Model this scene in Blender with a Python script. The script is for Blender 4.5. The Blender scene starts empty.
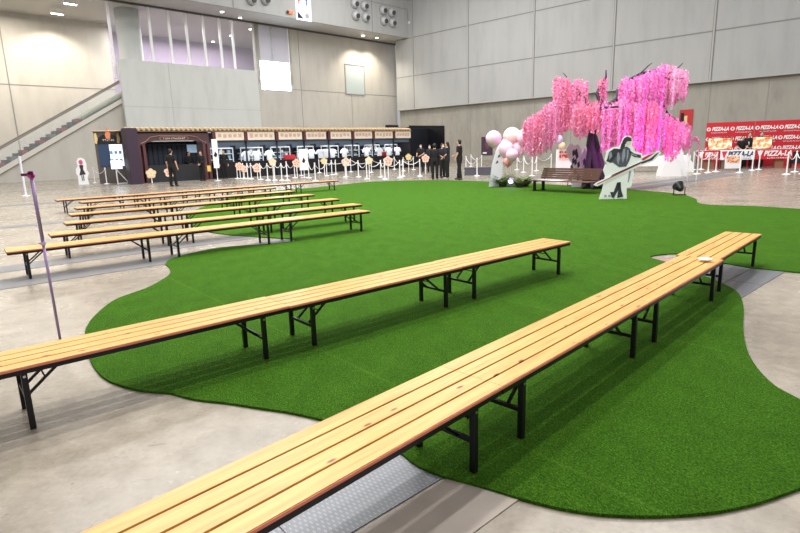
import bpy, bmesh, math, random
from mathutils import Vector, Matrix, noise
random.seed(7)
C = bpy.context.scene.collection
sc = bpy.context.scene
PI = math.pi; R = math.radians

# ------------------------------------------------------------------ camera, world, light, exposure
F_PX, PITCH, ROLL, CAM_H = 548.24, 0.21204, -0.02853, 1.4524
cam = bpy.data.cameras.new('camera'); cam.sensor_width = 36; cam.lens = F_PX/800*36
cam.clip_end = 300; cam.clip_start = 0.05
camo = bpy.data.objects.new('camera', cam); C.objects.link(camo)
camo.matrix_world = Matrix.Translation((0, 0, CAM_H)) @ Matrix.Rotation(PI/2-PITCH, 4, 'X') @ Matrix.Rotation(ROLL, 4, 'Z')
sc.camera = camo

w = bpy.data.worlds.new('world'); sc.world = w; w.use_nodes = True
bg = w.node_tree.nodes['Background']; bg.inputs[0].default_value = (0.93, 0.96, 1.0, 1); bg.inputs[1].default_value = 0.40

def area(loc, sx, sy, power, rot=(0, 0, 0), col=(1, .98, .95)):
    l = bpy.data.lights.new('hall_or_fill_light', 'AREA'); l.shape = 'RECTANGLE'; l.size = sx; l.size_y = sy; l.energy = power; l.color = col
    o = bpy.data.objects.new('hall_or_fill_light', l); o.location = loc; o.rotation_euler = rot; C.objects.link(o); return o
# high-bay lamp rows of the hall, running along the bench direction
for k, (off, pw) in enumerate([(1.0, 1500), (5.5, 1900), (10.5, 1500)]):
    area((2-0.67*off, 8+0.743*off, 16), 15, .35, pw, (0, 0, R(42)))
area((-10, 26, 17), 14, 3, 2200, (0, 0, R(40)))
area((12, 24, 17), 12, 3, 1500, (0, 0, R(-44)))
area((2, 42, 17), 14, 6, 2400, (0, 0, R(-44)))
# added fill light behind the viewer, tilted forward to brighten upright faces
area((6, -5, 14), 22, 3, 700, (R(52), 0, R(-6)))
area((2, 10, 15), 10, 3, 500, (R(38), 0, R(-30)))  # added fill light tilted at the tree to lift the standees

sc.view_settings.view_transform = 'Standard'; sc.view_settings.look = 'None'
sc.view_settings.gamma = 1; sc.view_settings.use_curve_mapping = False
sc.view_settings.exposure = 0.22

# ------------------------------------------------------------------ survey helpers (photo point -> place)
def ray(x, y):
    cr, sr = math.cos(ROLL), math.sin(ROLL); a, b = x-400, y-266.5
    X = a*cr+b*sr; Y = -a*sr+b*cr; cp, sp = math.cos(PITCH), math.sin(PITCH)
    return Vector((X/F_PX, cp-Y/F_PX*sp, -sp-Y/F_PX*cp))
def P(x, y, z=0.0):
    d = ray(x, y); return Vector((0, 0, CAM_H)) + d*((z-CAM_H)/d.z)
def at_depth(x, y, Y):
    d = ray(x, y); return Vector((0, 0, CAM_H)) + d*(Y/d.y)
class Frame:
    def __init__(s, ox, oy, deg):
        s.o = Vector((ox, oy, 0)); s.a = R(deg)
        s.u = Vector((math.cos(s.a), math.sin(s.a), 0)); s.v = Vector((-math.sin(s.a), math.cos(s.a), 0))
    def hit(s, x, y, yo=0.0):          # local (along, height) where the sight line meets the plane at depth yo
        d = ray(x, y); t = (s.v.dot(s.o)+yo)/s.v.dot(d)
        p = Vector((0, 0, CAM_H))+d*t; return (s.u.dot(p-s.o), p.z)
    def w(s, a, b, z=0): return s.o+s.u*a+s.v*b+Vector((0, 0, z))

# ------------------------------------------------------------------ materials
def lin(c): return tuple(((v/12.92) if v <= .04045 else ((v+.055)/1.055)**2.4) for v in c)
MATS = {}
def mat(name, rgb, rough=.6, metal=0, nscale=0, namt=.12, bump=0, emit=0, alpha=1, spec=.5, stretch=None, coat=0, trans=0):
    if name in MATS: return MATS[name]
    m = bpy.data.materials.new(name); m.use_nodes = True; nt = m.node_tree; b = nt.nodes['Principled BSDF']
    c = lin([v/255 for v in rgb])
    b.inputs['Base Color'].default_value = (*c, 1); b.inputs['Roughness'].default_value = rough; b.inputs['Metallic'].default_value = metal
    b.inputs['Specular IOR Level'].default_value = spec; b.inputs['Alpha'].default_value = alpha
    if coat: b.inputs['Coat Weight'].default_value = coat
    if trans: b.inputs['Transmission Weight'].default_value = trans
    if emit:
        b.inputs['Emission Color'].default_value = (*c, 1); b.inputs['Emission Strength'].default_value = emit
    sc_ = nscale or 14
    tc = nt.nodes.new('ShaderNodeTexCoord'); mp = nt.nodes.new('ShaderNodeMapping'); nz = nt.nodes.new('ShaderNodeTexNoise')
    nt.links.new(tc.outputs['Object'], mp.inputs[0]); nt.links.new(mp.outputs[0], nz.inputs['Vector'])
    if stretch: mp.inputs['Scale'].default_value = stretch
    nz.inputs['Scale'].default_value = sc_; nz.inputs['Detail'].default_value = 5
    mx = nt.nodes.new('ShaderNodeMix'); mx.data_type = 'RGBA'
    amt = namt if nscale else .04
    mx.inputs[6].default_value = (*[v*(1-amt) for v in c], 1); mx.inputs[7].default_value = (*[min(1, v*(1+amt)) for v in c], 1)
    nt.links.new(nz.outputs['Fac'], mx.inputs[0]); nt.links.new(mx.outputs[2], b.inputs['Base Color'])
    if bump:
        bp = nt.nodes.new('ShaderNodeBump'); bp.inputs['Strength'].default_value = bump; bp.inputs['Distance'].default_value = .02
        nt.links.new(nz.outputs['Fac'], bp.inputs['Height']); nt.links.new(bp.outputs[0], b.inputs['Normal'])
    MATS[name] = m; return m

def N(nt, t, **kw):
    n = nt.nodes.new(t)
    for k, v in kw.items():
        if k in n.inputs: n.inputs[k].default_value = v
        else: setattr(n, k, v)
    return n
def ramp(nt, stops):
    r = nt.nodes.new('ShaderNodeValToRGB'); e = r.color_ramp.elements
    e[0].position, e[0].color = stops[0][0], (*lin([v/255 for v in stops[0][1]]), 1)
    e[1].position, e[1].color = stops[-1][0], (*lin([v/255 for v in stops[-1][1]]), 1)
    for p, c in stops[1:-1]:
        q = e.new(p); q.color = (*lin([v/255 for v in c]), 1)
    return r
def mixc(nt, fac, a, b, mode='MIX'):
    m = nt.nodes.new('ShaderNodeMix'); m.data_type = 'RGBA'; m.blend_type = mode
    for s, v in ((0, fac), (6, a), (7, b)):
        if isinstance(v, (int, float, tuple)): m.inputs[s].default_value = v
        else: nt.links.new(v, m.inputs[s])
    return m.outputs[2]

def floor_material():
    m = bpy.data.materials.new('polished_concrete_floor'); m.use_nodes = True; nt = m.node_tree; b = nt.nodes['Principled BSDF']; L = nt.links.new
    tc = N(nt, 'ShaderNodeTexCoord')
    n1 = N(nt, 'ShaderNodeTexNoise', Scale=.9, Detail=8.0, Roughness=.65); L(tc.outputs['Object'], n1.inputs['Vector'])
    n2 = N(nt, 'ShaderNodeTexNoise', Scale=7.0, Detail=8.0, Roughness=.7); L(tc.outputs['Object'], n2.inputs['Vector'])
    n3 = N(nt, 'ShaderNodeTexNoise', Scale=5.0, Detail=3.0); L(tc.outputs['Object'], n3.inputs['Vector'])
    r1 = ramp(nt, [(.3, (132, 124, 111)), (.5, (157, 148, 135)), (.72, (174, 165, 151))]); L(n1.outputs['Fac'], r1.inputs[0])
    r2 = ramp(nt, [(.36, (204, 199, 194)), (.62, (255, 255, 255))]); L(n2.outputs['Fac'], r2.inputs[0])
    col = mixc(nt, .6, r1.outputs[0], r2.outputs[0], 'MULTIPLY')
    vs_ = N(nt, 'ShaderNodeTexVoronoi', Scale=5.5); L(tc.outputs['Object'], vs_.inputs['Vector'])
    rs_ = ramp(nt, [(.0, (112, 106, 102)), (.035, (150, 144, 138)), (.06, (255, 255, 255))]); L(vs_.outputs['Distance'], rs_.inputs[0])
    n5 = N(nt, 'ShaderNodeTexNoise', Scale=38.0, Detail=4.0); L(tc.outputs['Object'], n5.inputs['Vector'])
    r5 = ramp(nt, [(.38, (244, 242, 240)), (.55, (255, 255, 255))]); L(n5.outputs['Fac'], r5.inputs[0])
    col = mixc(nt, .7, mixc(nt, .4, col, rs_.outputs[0], 'MULTIPLY'), r5.outputs[0], 'MULTIPLY')
    # dark scuffs, stretched along the bench direction
    mp = N(nt, 'ShaderNodeMapping'); mp.inputs['Rotation'].default_value = (0, 0, R(-42)); mp.inputs['Scale'].default_value = (1, 5, 1)
    L(tc.outputs['Object'], mp.inputs[0]); n4 = N(nt, 'ShaderNodeTexNoise', Scale=3.2, Detail=5.0); L(mp.outputs[0], n4.inputs['Vector'])
    r4 = ramp(nt, [(.66, (255, 255, 255)), (.74, (120, 112, 108))]); L(n4.outputs['Fac'], r4.inputs[0])
    col = mixc(nt, .45, col, r4.outputs[0], 'MULTIPLY')
    L(col, b.inputs['Base Color'])
    rr = N(nt, 'ShaderNodeMapRange'); rr.inputs[3].default_value = .20; rr.inputs[4].default_value = .32; L(n3.outputs['Fac'], rr.inputs[0]); L(rr.outputs[0], b.inputs['Roughness'])
    b.inputs['Specular IOR Level'].default_value = .5
    bp = N(nt, 'ShaderNodeBump', Strength=.012, Distance=.001); L(n2.outputs['Fac'], bp.inputs['Height']); L(bp.outputs[0], b.inputs['Normal'])
    return m
def turf_material():
    m = bpy.data.materials.new('artificial_turf'); m.use_nodes = True; nt = m.node_tree; b = nt.nodes['Principled BSDF']; L = nt.links.new
    tc = N(nt, 'ShaderNodeTexCoord')
    mp = N(nt, 'ShaderNodeMapping'); mp.inputs['Rotation'].default_value = (0, 0, R(50)); mp.inputs['Scale'].default_value = (1.8, 1, 1); L(tc.outputs['Object'], mp.inputs[0])
    n1 = N(nt, 'ShaderNodeTexNoise', Scale=75.0, Detail=4.0, Roughness=.8); L(mp.outputs[0], n1.inputs['Vector'])
    n2 = N(nt, 'ShaderNodeTexNoise', Scale=3.0, Detail=3.0); L(mp.outputs[0], n2.inputs['Vector'])
    r1 = ramp(nt, [(.3, (24, 60, 6)), (.5, (62, 108, 18)), (.7, (108, 156, 46))]); L(n1.outputs['Fac'], r1.inputs[0])
    r2 = ramp(nt, [(.3, (225, 228, 215)), (.7, (255, 255, 255))]); L(n2.outputs['Fac'], r2.inputs[0])
    col = mixc(nt, .8, r1.outputs[0], r2.outputs[0], 'MULTIPLY')
    # roll seams every 2 m
    mp2 = N(nt, 'ShaderNodeMapping'); mp2.inputs['Rotation'].default_value = (0, 0, R(50)); L(tc.outputs['Object'], mp2.inputs[0])
    sx = N(nt, 'ShaderNodeSeparateXYZ'); L(mp2.outputs[0], sx.inputs[0])
    md = N(nt, 'ShaderNodeMath', operation='PINGPONG'); md.inputs[1].default_value = 1.0; L(sx.outputs[1], md.inputs[0])
    lt = N(nt, 'ShaderNodeMath', operation='LESS_THAN'); lt.inputs[1].default_value = .012; L(md.outputs[0], lt.inputs[0])
    ml = N(nt, 'ShaderNodeMath', operation='MULTIPLY'); ml.inputs[1].default_value = .06; L(lt.outputs[0], ml.inputs[0])
    col = mixc(nt, ml.outputs[0], col, (*lin((.6, .75, .3)), 1))
    L(col, b.inputs['Base Color']); b.inputs['Roughness'].default_value = .9; b.inputs['Specular IOR Level'].default_value = .08
    bp = N(nt, 'ShaderNodeBump', Strength=1.0, Distance=.02); L(n1.outputs['Fac'], bp.inputs['Height']); L(bp.outputs[0], b.inputs['Normal'])
    return m
def wood_material():
    m = bpy.data.materials.new('pine_plank'); m.use_nodes = True; nt = m.node_tree; b = nt.nodes['Principled BSDF']; L = nt.links.new
    tc = N(nt, 'ShaderNodeTexCoord'); oi = N(nt, 'ShaderNodeObjectInfo')
    add = N(nt, 'ShaderNodeVectorMath', operation='ADD'); L(tc.outputs['Object'], add.inputs[0]); L(oi.outputs['Random'], add.inputs[1])
    mp = N(nt, 'ShaderNodeMapping'); mp.inputs['Scale'].default_value = (1.2, 26, 8); L(add.outputs[0], mp.inputs[0])
    n1 = N(nt, 'ShaderNodeTexNoise', Scale=2.2, Detail=6.0, Distortion=.5); L(mp.outputs[0], n1.inputs['Vector'])
    r1 = ramp(nt, [(.25, (184, 132, 62)), (.5, (208, 160, 84)), (.75, (220, 176, 102))]); L(n1.outputs['Fac'], r1.inputs[0])
    mp2 = N(nt, 'ShaderNodeMapping'); mp2.inputs['Scale'].default_value = (4.2, 12, 4); L(add.outputs[0], mp2.inputs[0])
    v = N(nt, 'ShaderNodeTexVoronoi', Scale=1.3); L(mp2.outputs[0], v.inputs['Vector'])
    r2 = ramp(nt, [(.0, (110, 64, 34)), (.09, (170, 112, 66)), (.16, (255, 255, 255))]); L(v.outputs['Distance'], r2.inputs[0])
    gate = N(nt, 'ShaderNodeMath', operation='GREATER_THAN'); gate.inputs[1].default_value = .4
    sep = N(nt, 'ShaderNodeSeparateColor'); L(v.outputs['Color'], sep.inputs[0]); L(sep.outputs[0], gate.inputs[0])
    col = mixc(nt, gate.outputs[0], r1.outputs[0], mixc(nt, 1.0, r1.outputs[0], r2.outputs[0], 'MULTIPLY'))
    L(col, b.inputs['Base Color']); b.inputs['Roughness'].default_value = .33
    return m
def concrete_material(name, base, sx=.35, streak=.25, rough=.6):
    m = bpy.data.materials.new(name); m.use_nodes = True; nt = m.node_tree; b = nt.nodes['Principled BSDF']; L = nt.links.new
    tc = N(nt, 'ShaderNodeTexCoord'); mp = N(nt, 'ShaderNodeMapping'); mp.inputs['Scale'].default_value = (1.6, 1.6, sx); L(tc.outputs['Object'], mp.inputs[0])
    n1 = N(nt, 'ShaderNodeTexNoise', Scale=.8, Detail=8.0, Roughness=.6); L(mp.outputs[0], n1.inputs['Vector'])
    lo = tuple(v*(1-streak*.6) for v in base); hi = tuple(min(255, v*(1+streak*.25)) for v in base)
    r1 = ramp(nt, [(.3, lo), (.5, base), (.7, hi)]); L(n1.outputs['Fac'], r1.inputs[0]); L(r1.outputs[0], b.inputs['Base Color'])
    b.inputs['Roughness'].default_value = rough
    return m
def food_material(name, emit=0, sc_=9, pale=(252, 226, 206)):
    m = bpy.data.materials.new(name); m.use_nodes = True; nt = m.node_tree; b = nt.nodes['Principled BSDF']; L = nt.links.new
    tc = N(nt, 'ShaderNodeTexCoord'); n1 = N(nt, 'ShaderNodeTexNoise', Scale=float(sc_), Detail=4.0); L(tc.outputs['Object'], n1.inputs['Vector'])
    r1 = ramp(nt, [(.40, pale), (.50, (246, 190, 140)), (.58, (226, 120, 80)), (.66, (206, 60, 50))]); L(n1.outputs['Fac'], r1.inputs[0]); L(r1.outputs[0], b.inputs['Base Color'])
    if emit: L(r1.outputs[0], b.inputs['Emission Color']); b.inputs['Emission Strength'].default_value = emit
    return m
def checker_plate_material():
    m = bpy.data.materials.new('checker_plate_steel'); m.use_nodes = True; nt = m.node_tree; b = nt.nodes['Principled BSDF']; L = nt.links.new
    tc = N(nt, 'ShaderNodeTexCoord')
    hs = []
    for ang in (45, -45):
        mp = N(nt, 'ShaderNodeMapping'); mp.inputs['Rotation'].default_value = (0, 0, R(ang)); mp.inputs['Scale'].default_value = (62, 26, 1); L(tc.outputs['Object'], mp.inputs[0])
        v = N(nt, 'ShaderNodeTexVoronoi', Scale=1.0, Randomness=.0); L(mp.outputs[0], v.inputs['Vector'])
        l = N(nt, 'ShaderNodeMath', operation='LESS_THAN'); l.inputs[1].default_value = .26; L(v.outputs['Distance'], l.inputs[0]); hs.append(l)
    mx = N(nt, 'ShaderNodeMath', operation='MAXIMUM'); L(hs[0].outputs[0], mx.inputs[0]); L(hs[1].outputs[0], mx.inputs[1])
    col = mixc(nt, mx.outputs[0], (*lin((.42, .43, .45)), 1), (*lin((.52, .53, .55)), 1)); L(col, b.inputs['Base Color'])
    b.inputs['Roughness'].default_value = .42; b.inputs['Metallic'].default_value = .35
    bp = N(nt, 'ShaderNodeBump', Strength=.6, Distance=.003); L(mx.outputs[0], bp.inputs['Height']); L(bp.outputs[0], b.inputs['Normal'])
    return m

M_FLOOR = floor_material(); M_TURF = turf_material(); M_WOOD = wood_material(); M_PLATE = checker_plate_material()
M_CONC = concrete_material('warm_concrete', (196, 191, 182), .45, .09); M_CONC_L = concrete_material('cool_concrete', (206, 208, 204), .4, .07)
M_PANEL = concrete_material('grey_wall_panel', (176, 176, 174), .3, .08); M_DARKCONC = concrete_material('lower_wall_concrete', (160, 156, 146), .5, .16)
M_WHITE = mat('white_paint', (246, 246, 246), .45); M_BLACK = mat('black_paint', (20, 18, 22), .4)
M_LEG = mat('black_steel', (24, 20, 26), .35, .3); M_FRINGE = mat('colour_fringe_edge', (224, 132, 108), .6, nscale=9, namt=.2)
M_STRIP = mat('grey_cover_strip', (118, 118, 120), .5, nscale=5, namt=.15); M_RUST = mat('rusty_cover_strip', (148, 137, 127), .55, nscale=6, namt=.2)
M_SEAM = mat('grey_wall_seam', (140, 139, 136), .8); M_CHROME = mat('chrome', (200, 200, 205), .2, 1)  # wall seams in one even grey
M_GLASS = mat('clear_glass', (225, 235, 240), .05, alpha=.07)
M_SKIN = mat('skin', (214, 166, 138), .55); M_HAIR = mat('black_hair', (26, 20, 20), .5)
M_NAVY = mat('dark_navy_cloth', (26, 32, 44), .8); M_BLKCLOTH = mat('black_cloth', (22, 22, 24), .85)
M_MASK = mat('white_mask', (236, 238, 240), .7); M_SHOE = mat('black_shoe', (18, 18, 18), .4)
M_GREYSHOE = mat('pale_shoe', (190, 190, 190), .6)

# ------------------------------------------------------------------ mesh builder
class MB:
    def __init__(s): s.v = []; s.f = []; s.mi = []; s.cur = 0
    def add(s, vs, fs):
        n = len(s.v); s.v += [tuple(v) for v in vs]; s.f += [tuple(i+n for i in f) for f in fs]; s.mi += [s.cur]*len(fs); return s
    def box(s, x0, y0, z0, x1, y1, z1, rz=0, piv=None):
        vs = [Vector(p) for p in ((x0, y0, z0), (x1, y0, z0), (x1, y1, z0), (x0, y1, z0), (x0, y0, z1), (x1, y0, z1), (x1, y1, z1), (x0, y1, z1))]
        if rz:
            c = Vector(piv) if piv else Vector(((x0+x1)/2, (y0+y1)/2, 0)); m = Matrix.Rotation(rz, 3, 'Z'); vs = [m@(v-c)+c for v in vs]
        return s.add(vs, [(0, 3, 2, 1), (4, 5, 6, 7), (0, 1, 5, 4), (1, 2, 6, 5), (2, 3, 7, 6), (3, 0, 4, 7)])
    def tube(s, pts, r, n=8, cap=True, sq=1.0):
        pts = [Vector(p) for p in pts]; rs = r if isinstance(r, (list, tuple)) else [r]*len(pts)
        rings = []; up = None
        for i, p in enumerate(pts):
            t = (pts[min(i+1, len(pts)-1)]-pts[max(i-1, 0)]).normalized()
            if up is None: up = Vector((0, 0, 1)) if abs(t.z) < .95 else Vector((1, 0, 0))
            a = t.cross(up).normalized(); b = a.cross(t).normalized(); up = b
            rings.append([p+(a*math.cos(2*PI*(k+.5)/n)+b*sq*math.sin(2*PI*(k+.5)/n))*rs[i] for k in range(n)])
        vs = [v for rg in rings for v in rg]; fs = []
        for i in range(len(pts)-1):
            for k in range(n): k2 = (k+1) % n; fs.append((i*n+k, i*n+k2, (i+1)*n+k2, (i+1)*n+k))
        if cap: fs.append(tuple(range(n))[::-1]); fs.append(tuple((len(pts)-1)*n+k for k in range(n)))
        return s.add(vs, fs)
    def bar(s, a, b, w): return s.tube([a, b], w*.7071, 4)
    def ball(s, c, rx, ry=None, rz=None, nu=12, nv=8, rot=None):
        ry = ry or rx; rz = rz or rx; vs = []; fs = []; c = Vector(c)
        for j in range(nv+1):
            ph = PI*j/nv
            for i in range(nu):
                th = 2*PI*i/nu; q = Vector((rx*math.sin(ph)*math.cos(th), ry*math.sin(ph)*math.sin(th), rz*math.cos(ph)))
                if rot: q = rot@q
                vs.append(c+q)
        for j in range(nv):
            for i in range(nu):
                i2 = (i+1) % nu; fs.append((j*nu+i, (j+1)*nu+i, (j+1)*nu+i2, j*nu+i2))
        return s.add(vs, fs)
    def lathe(s, c, prof, n=16):
        vs = []; fs = []; m = len(prof); c = Vector(c)
        for (r, z) in prof:
            for k in range(n): vs.append(c+Vector((r*math.cos(2*PI*k/n), r*math.sin(2*PI*k/n), z)))
        for i in range(m-1):
            for k in range(n): k2 = (k+1) % n; fs.append((i*n+k, i*n+k2, (i+1)*n+k2, (i+1)*n+k))
        fs.append(tuple(range(n))[::-1]); fs.append(tuple((m-1)*n+k for k in range(n)))
        return s.add(vs, fs)
    def prism_xz(s, pts, y0, y1):     # outline in x,z, extruded in y
        n = len(pts); vs = [(x, y0, z) for x, z in pts]+[(x, y1, z) for x, z in pts]
        fs = [tuple(range(n)), tuple(range(n, 2*n))[::-1]]+[(k, k+n, (k+1) % n+n, (k+1) % n) for k in range(n)]
        return s.add(vs, fs)
    def prism_xy(s, pts, z0, z1):
        n = len(pts); vs = [(x, y, z0) for x, y in pts]+[(x, y, z1) for x, y in pts]
        fs = [tuple(range(n))[::-1], tuple(range(n, 2*n))]+[(k, (k+1) % n, (k+1) % n+n, k+n) for k in range(n)]
        return s.add(vs, fs)
    def mesh(s, name, mats, smooth=False):
        me = bpy.data.meshes.new(name); me.from_pydata(s.v, [], s.f)
        for m in (mats if isinstance(mats, (list, tuple)) else [mats]): me.materials.append(m)
        me.polygons.foreach_set('material_index', s.mi)
        bm = bmesh.new(); bm.from_mesh(me); bmesh.ops.recalc_face_normals(bm, faces=bm.faces); bm.to_mesh(me); bm.free()
        if smooth: me.polygons.foreach_set('use_smooth', [True]*len(me.polygons))
        me.update(); return me
    def build(s, name, mats, parent=None, smooth=False, loc=None, rz=0, bevel=0):
        o = bpy.data.objects.new(name, s.mesh(name, mats, smooth)); C.objects.link(o)
        if parent: o.parent = parent
        if loc is not None: o.location = loc
        if rz: o.rotation_euler = (0, 0, rz)
        if bevel:
            b = o.modifiers.new('bevel', 'BEVEL'); b.width = bevel; b.segments = 2; b.limit_method = 'ANGLE'
        return o
def tag(o, label=None, cat=None, group=None, kind=None):
    if label: o['label'] = label
    if cat: o['category'] = cat
    if group: o['group'] = group
    if kind: o['kind'] = kind
    return o
def struct(o, label=None): o['kind'] = 'structure'; return o
def empty(name, loc, rz=0, **kw):
    o = bpy.data.objects.new(name, None); o.empty_display_size = .1; C.objects.link(o); o.location = loc; o.rotation_euler = (0, 0, rz)
    tag(o, kw.get('label'), kw.get('cat'), kw.get('group')); return o
def copy_tree(o, parent=None):
    c = o.copy(); C.objects.link(c); c.parent = parent
    for ch in [x for x in bpy.data.objects if x.parent == o]: copy_tree(ch, c)
    return c
def sun_shape(o, sub): pass
def text(s, size, m, parent, loc, rx=PI/2, rz=0, extrude=.004, name='lettering', sx=1.0, shear=0, bold=0):
    cu = bpy.data.curves.new(name, 'FONT'); cu.body = s; cu.size = size; cu.extrude = extrude; cu.align_x = 'CENTER'; cu.align_y = 'CENTER'; cu.shear = shear; cu.offset = bold
    t = bpy.data.objects.new('tmp', cu); C.objects.link(t); dg = bpy.context.evaluated_depsgraph_get(); dg.update()
    me = bpy.data.meshes.new_from_object(t.evaluated_get(dg)); bpy.data.objects.remove(t)
    me.materials.clear(); me.materials.append(m); me.name = name
    o = bpy.data.objects.new(name, me); C.objects.link(o); o.parent = parent; o.location = loc; o.rotation_euler = (rx, 0, rz); o.scale = (sx, 1, 1)
    return o
def glyph_row(parent, m, cx, cz, n, cw, ch, y, seed, name='small_lettering'):
    g = MB(); r_ = random.Random(seed)          # tiny characters too small to read in the photo, kept as strokes
    for i in range(n):
        x = cx+(i-(n-1)/2)*cw*1.25
        for q in range(2): zz = cz+ch*r_.uniform(-.4, .4); g.box(x-cw*.45, y, zz-ch*.07, x+cw*.45, y+.003, zz+ch*.07)
        xx = x+cw*r_.uniform(-.3, .3); g.box(xx-cw*.08, y-.001, cz-ch*.5, xx+cw*.08, y+.003, cz+ch*.5)
    return g.build(name, m, parent)
def remeshed(mb, name, mats, voxel, parent, smooth_it=3):
    t = bpy.data.objects.new('tmp', mb.mesh('tmp', mats)); C.objects.link(t)
    r = t.modifiers.new('r', 'REMESH'); r.mode = 'VOXEL'; r.voxel_size = voxel
    sm = t.modifiers.new('s', 'SMOOTH'); sm.iterations = smooth_it; sm.factor = .5
    dg = bpy.context.evaluated_depsgraph_get(); dg.update(); me = bpy.data.meshes.new_from_object(t.evaluated_get(dg)); bpy.data.objects.remove(t)
    me.materials.clear()
    for m in (mats if isinstance(mats, (list, tuple)) else [mats]): me.materials.append(m)
    me.polygons.foreach_set('use_smooth', [True]*len(me.polygons)); me.polygons.foreach_set('material_index', [0]*len(me.polygons))
    o = bpy.data.objects.new(name, me); C.objects.link(o); o.parent = parent; return o

# ------------------------------------------------------------------ structure
mb = MB(); mb.box(-60, -8, -.3, 60, 75, 0); struct(mb.build('floor', M_FLOOR))
LF = Frame(-43*.70711, 43*.70711, 45)        # glazed concrete wall at the left
RW = Frame(42.66*.6947, 42.66*.7193, -44)    # panelled wall at the right
SOFF = 12.13
def fbox(fr, name, m, x0, y0, z0, x1, y1, z1, parent=None, bevel=0):
    mb = MB(); mb.box(x0, y0, z0, x1, y1, z1); o = mb.build(name, m, parent, bevel=bevel)
    if parent is None: o.location = fr.o; o.rotation_euler = (0, 0, fr.a)
    return o
def frame_obj(mb, fr, name, m, smooth=False):
    return mb.build(name, m, None, smooth, loc=fr.o, rz=fr.a)
# right wall: concrete plinth, panels above with seams
c0 = -40.9
struct(fbox(RW, 'wall_right', M_DARKCONC, c0, .35, 0, 40, .7, 5.6))
mb = MB(); mb.box(c0, 0, 5.35, 40, .349, 22)
struct(frame_obj(mb, RW, 'trim_1', M_PANEL))
zs = [5.35, 8.5, 12.1, 15.6, 19.1]
mb = MB()
for k in range(12):
    s_ = -38.6+6.75*k; mb.box(s_-.10, -.02, 5.35, s_-.05, 0, 22); mb.box(s_+.05, -.02, 5.35, s_+.10, 0, 22)
for z in zs[1:]: mb.box(c0, -.02, z-.04, 40, 0, z+.04)
struct(frame_obj(mb, RW, 'trim_2', M_SEAM))
mb = MB()
for k in range(12):
    s_ = -38.6+6.75*k; mb.box(s_-.05, -.06, 5.30, s_+.05, 0, 22)
mb.box(c0, -.05, 5.27, 40, .3, 5.35)
struct(frame_obj(mb, RW, 'trim_3', mat('pale_seam_cover', (178, 177, 172), .6)))
mb = MB()
for k in range(24):
    s_ = -38.6+3.375*k; mb.box(s_-.02, .335, 0, s_+.02, .35, 5.35)
mb.box(c0, .33, 0, 40, .35, .18)
struct(frame_obj(mb, RW, 'trim_4', mat('plinth_joint', (150, 146, 136), .7)))

# left: middle wall with joints, small service window
mb = MB(); mb.box(26.5, 0, 0, 43.25, .4, SOFF+.2); struct(frame_obj(mb, LF, 'wall_left', M_CONC))
mb = MB(); mb.box(30.0, -.012, 6.87, 43.2, 0, 6.92); mb.box(30.9, -.012, 0, 30.95, 0, SOFF); mb.box(36.9, -.012, 0, 36.94, 0, 6.87); mb.box(30, -.012, 3.6, 43.2, 0, 3.64)
struct(frame_obj(mb, LF, 'trim_5', M_SEAM))
wx0, wz1 = LF.hit(345, 64.5); wx1, wz0 = LF.hit(364.5, 94.5)
w2 = struct(fbox(LF, 'window_1', mat('pale_window_pane', (186, 196, 196), .2), wx0, -.03, wz0, wx1, -.002, wz1))
mb = MB(); t_ = .09
mb.box(wx0-t_, -.06, wz0-t_, wx0, 0, wz1+t_); mb.box(wx1, -.06, wz0-t_, wx1+t_, 0, wz1+t_); mb.box(wx0, -.06, wz0-t_, wx1, 0, wz0); mb.box(wx0, -.06, wz1, wx1, 0, wz1+t_)
f = mb.build('window_frame', mat('grey_window_frame', (150, 152, 150), .5), w2)
# deep left wall behind the escalator hall, soffit, purple back wall, glazing
struct(fbox(LF, 'wall_back', M_CONC, -8, 8, 0, 17.6, 8.4, SOFF))
mb = MB(); mb.box(-8, 7.985, 6.93, 17.6, 8, 7.0); sA = LF.hit(5, 60, 8)[0]; mb.box(sA-.04, 7.985, 0, sA+.04, 8, SOFF)
struct(frame_obj(mb, LF, 'trim_6', M_SEAM))
mb = MB(); mb.box(-8, -2.79, SOFF, 43.3, 16, SOFF+.3)
struct(frame_obj(mb, LF, 'ceiling', mat('soffit_paint', (186, 184, 180), .5)))
mb = MB(); mb.box(17.6, 8, 0, 17.9, 11.1, SOFF); mb.box(17.6, 10.8, 0, 40, 11.1, SOFF)
struct(frame_obj(mb, LF, 'wall_far', mat('mauve_wall', (176, 160, 186), .7, nscale=.5, namt=.08)))
# fascia box over the hall
mb = MB(); mb.box(-8, -3.1, SOFF, 43.3, -2.79, 22); struct(frame_obj(mb, LF, 'wall_fascia', M_PANEL))
mb = MB()
for px in (234, 372):
    s_ = LF.hit(px, 15, -3.1)[0]; mb.box(s_-.03, -3.12, SOFF, s_+.03, -3.1, 22)
mb.box(-8, -3.12, SOFF+2.6, 43.2, -3.1, SOFF+2.64)
struct(frame_obj(mb, LF, 'trim_7', M_SEAM))
# protruding parapet block
bx0 = LF.hit(123.5, 100, -1)[0]; bx1 = LF.hit(259.5, 100, -1)[0]
struct(fbox(LF, 'wall_parapet', M_CONC_L, bx0, -1, 0, bx1, -.7, 8.08))
mb = MB()
for px in (172,): s_ = LF.hit(px, 100, -1)[0]; mb.box(s_-.02, -1.012, 0, s_+.02, -1, 8.08)
mb.box(bx0, -1.012, 4.9, bx1, -1, 4.93)
struct(frame_obj(mb, LF, 'trim_8', mat('parapet_joint', (184, 187, 184), .7)))
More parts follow.
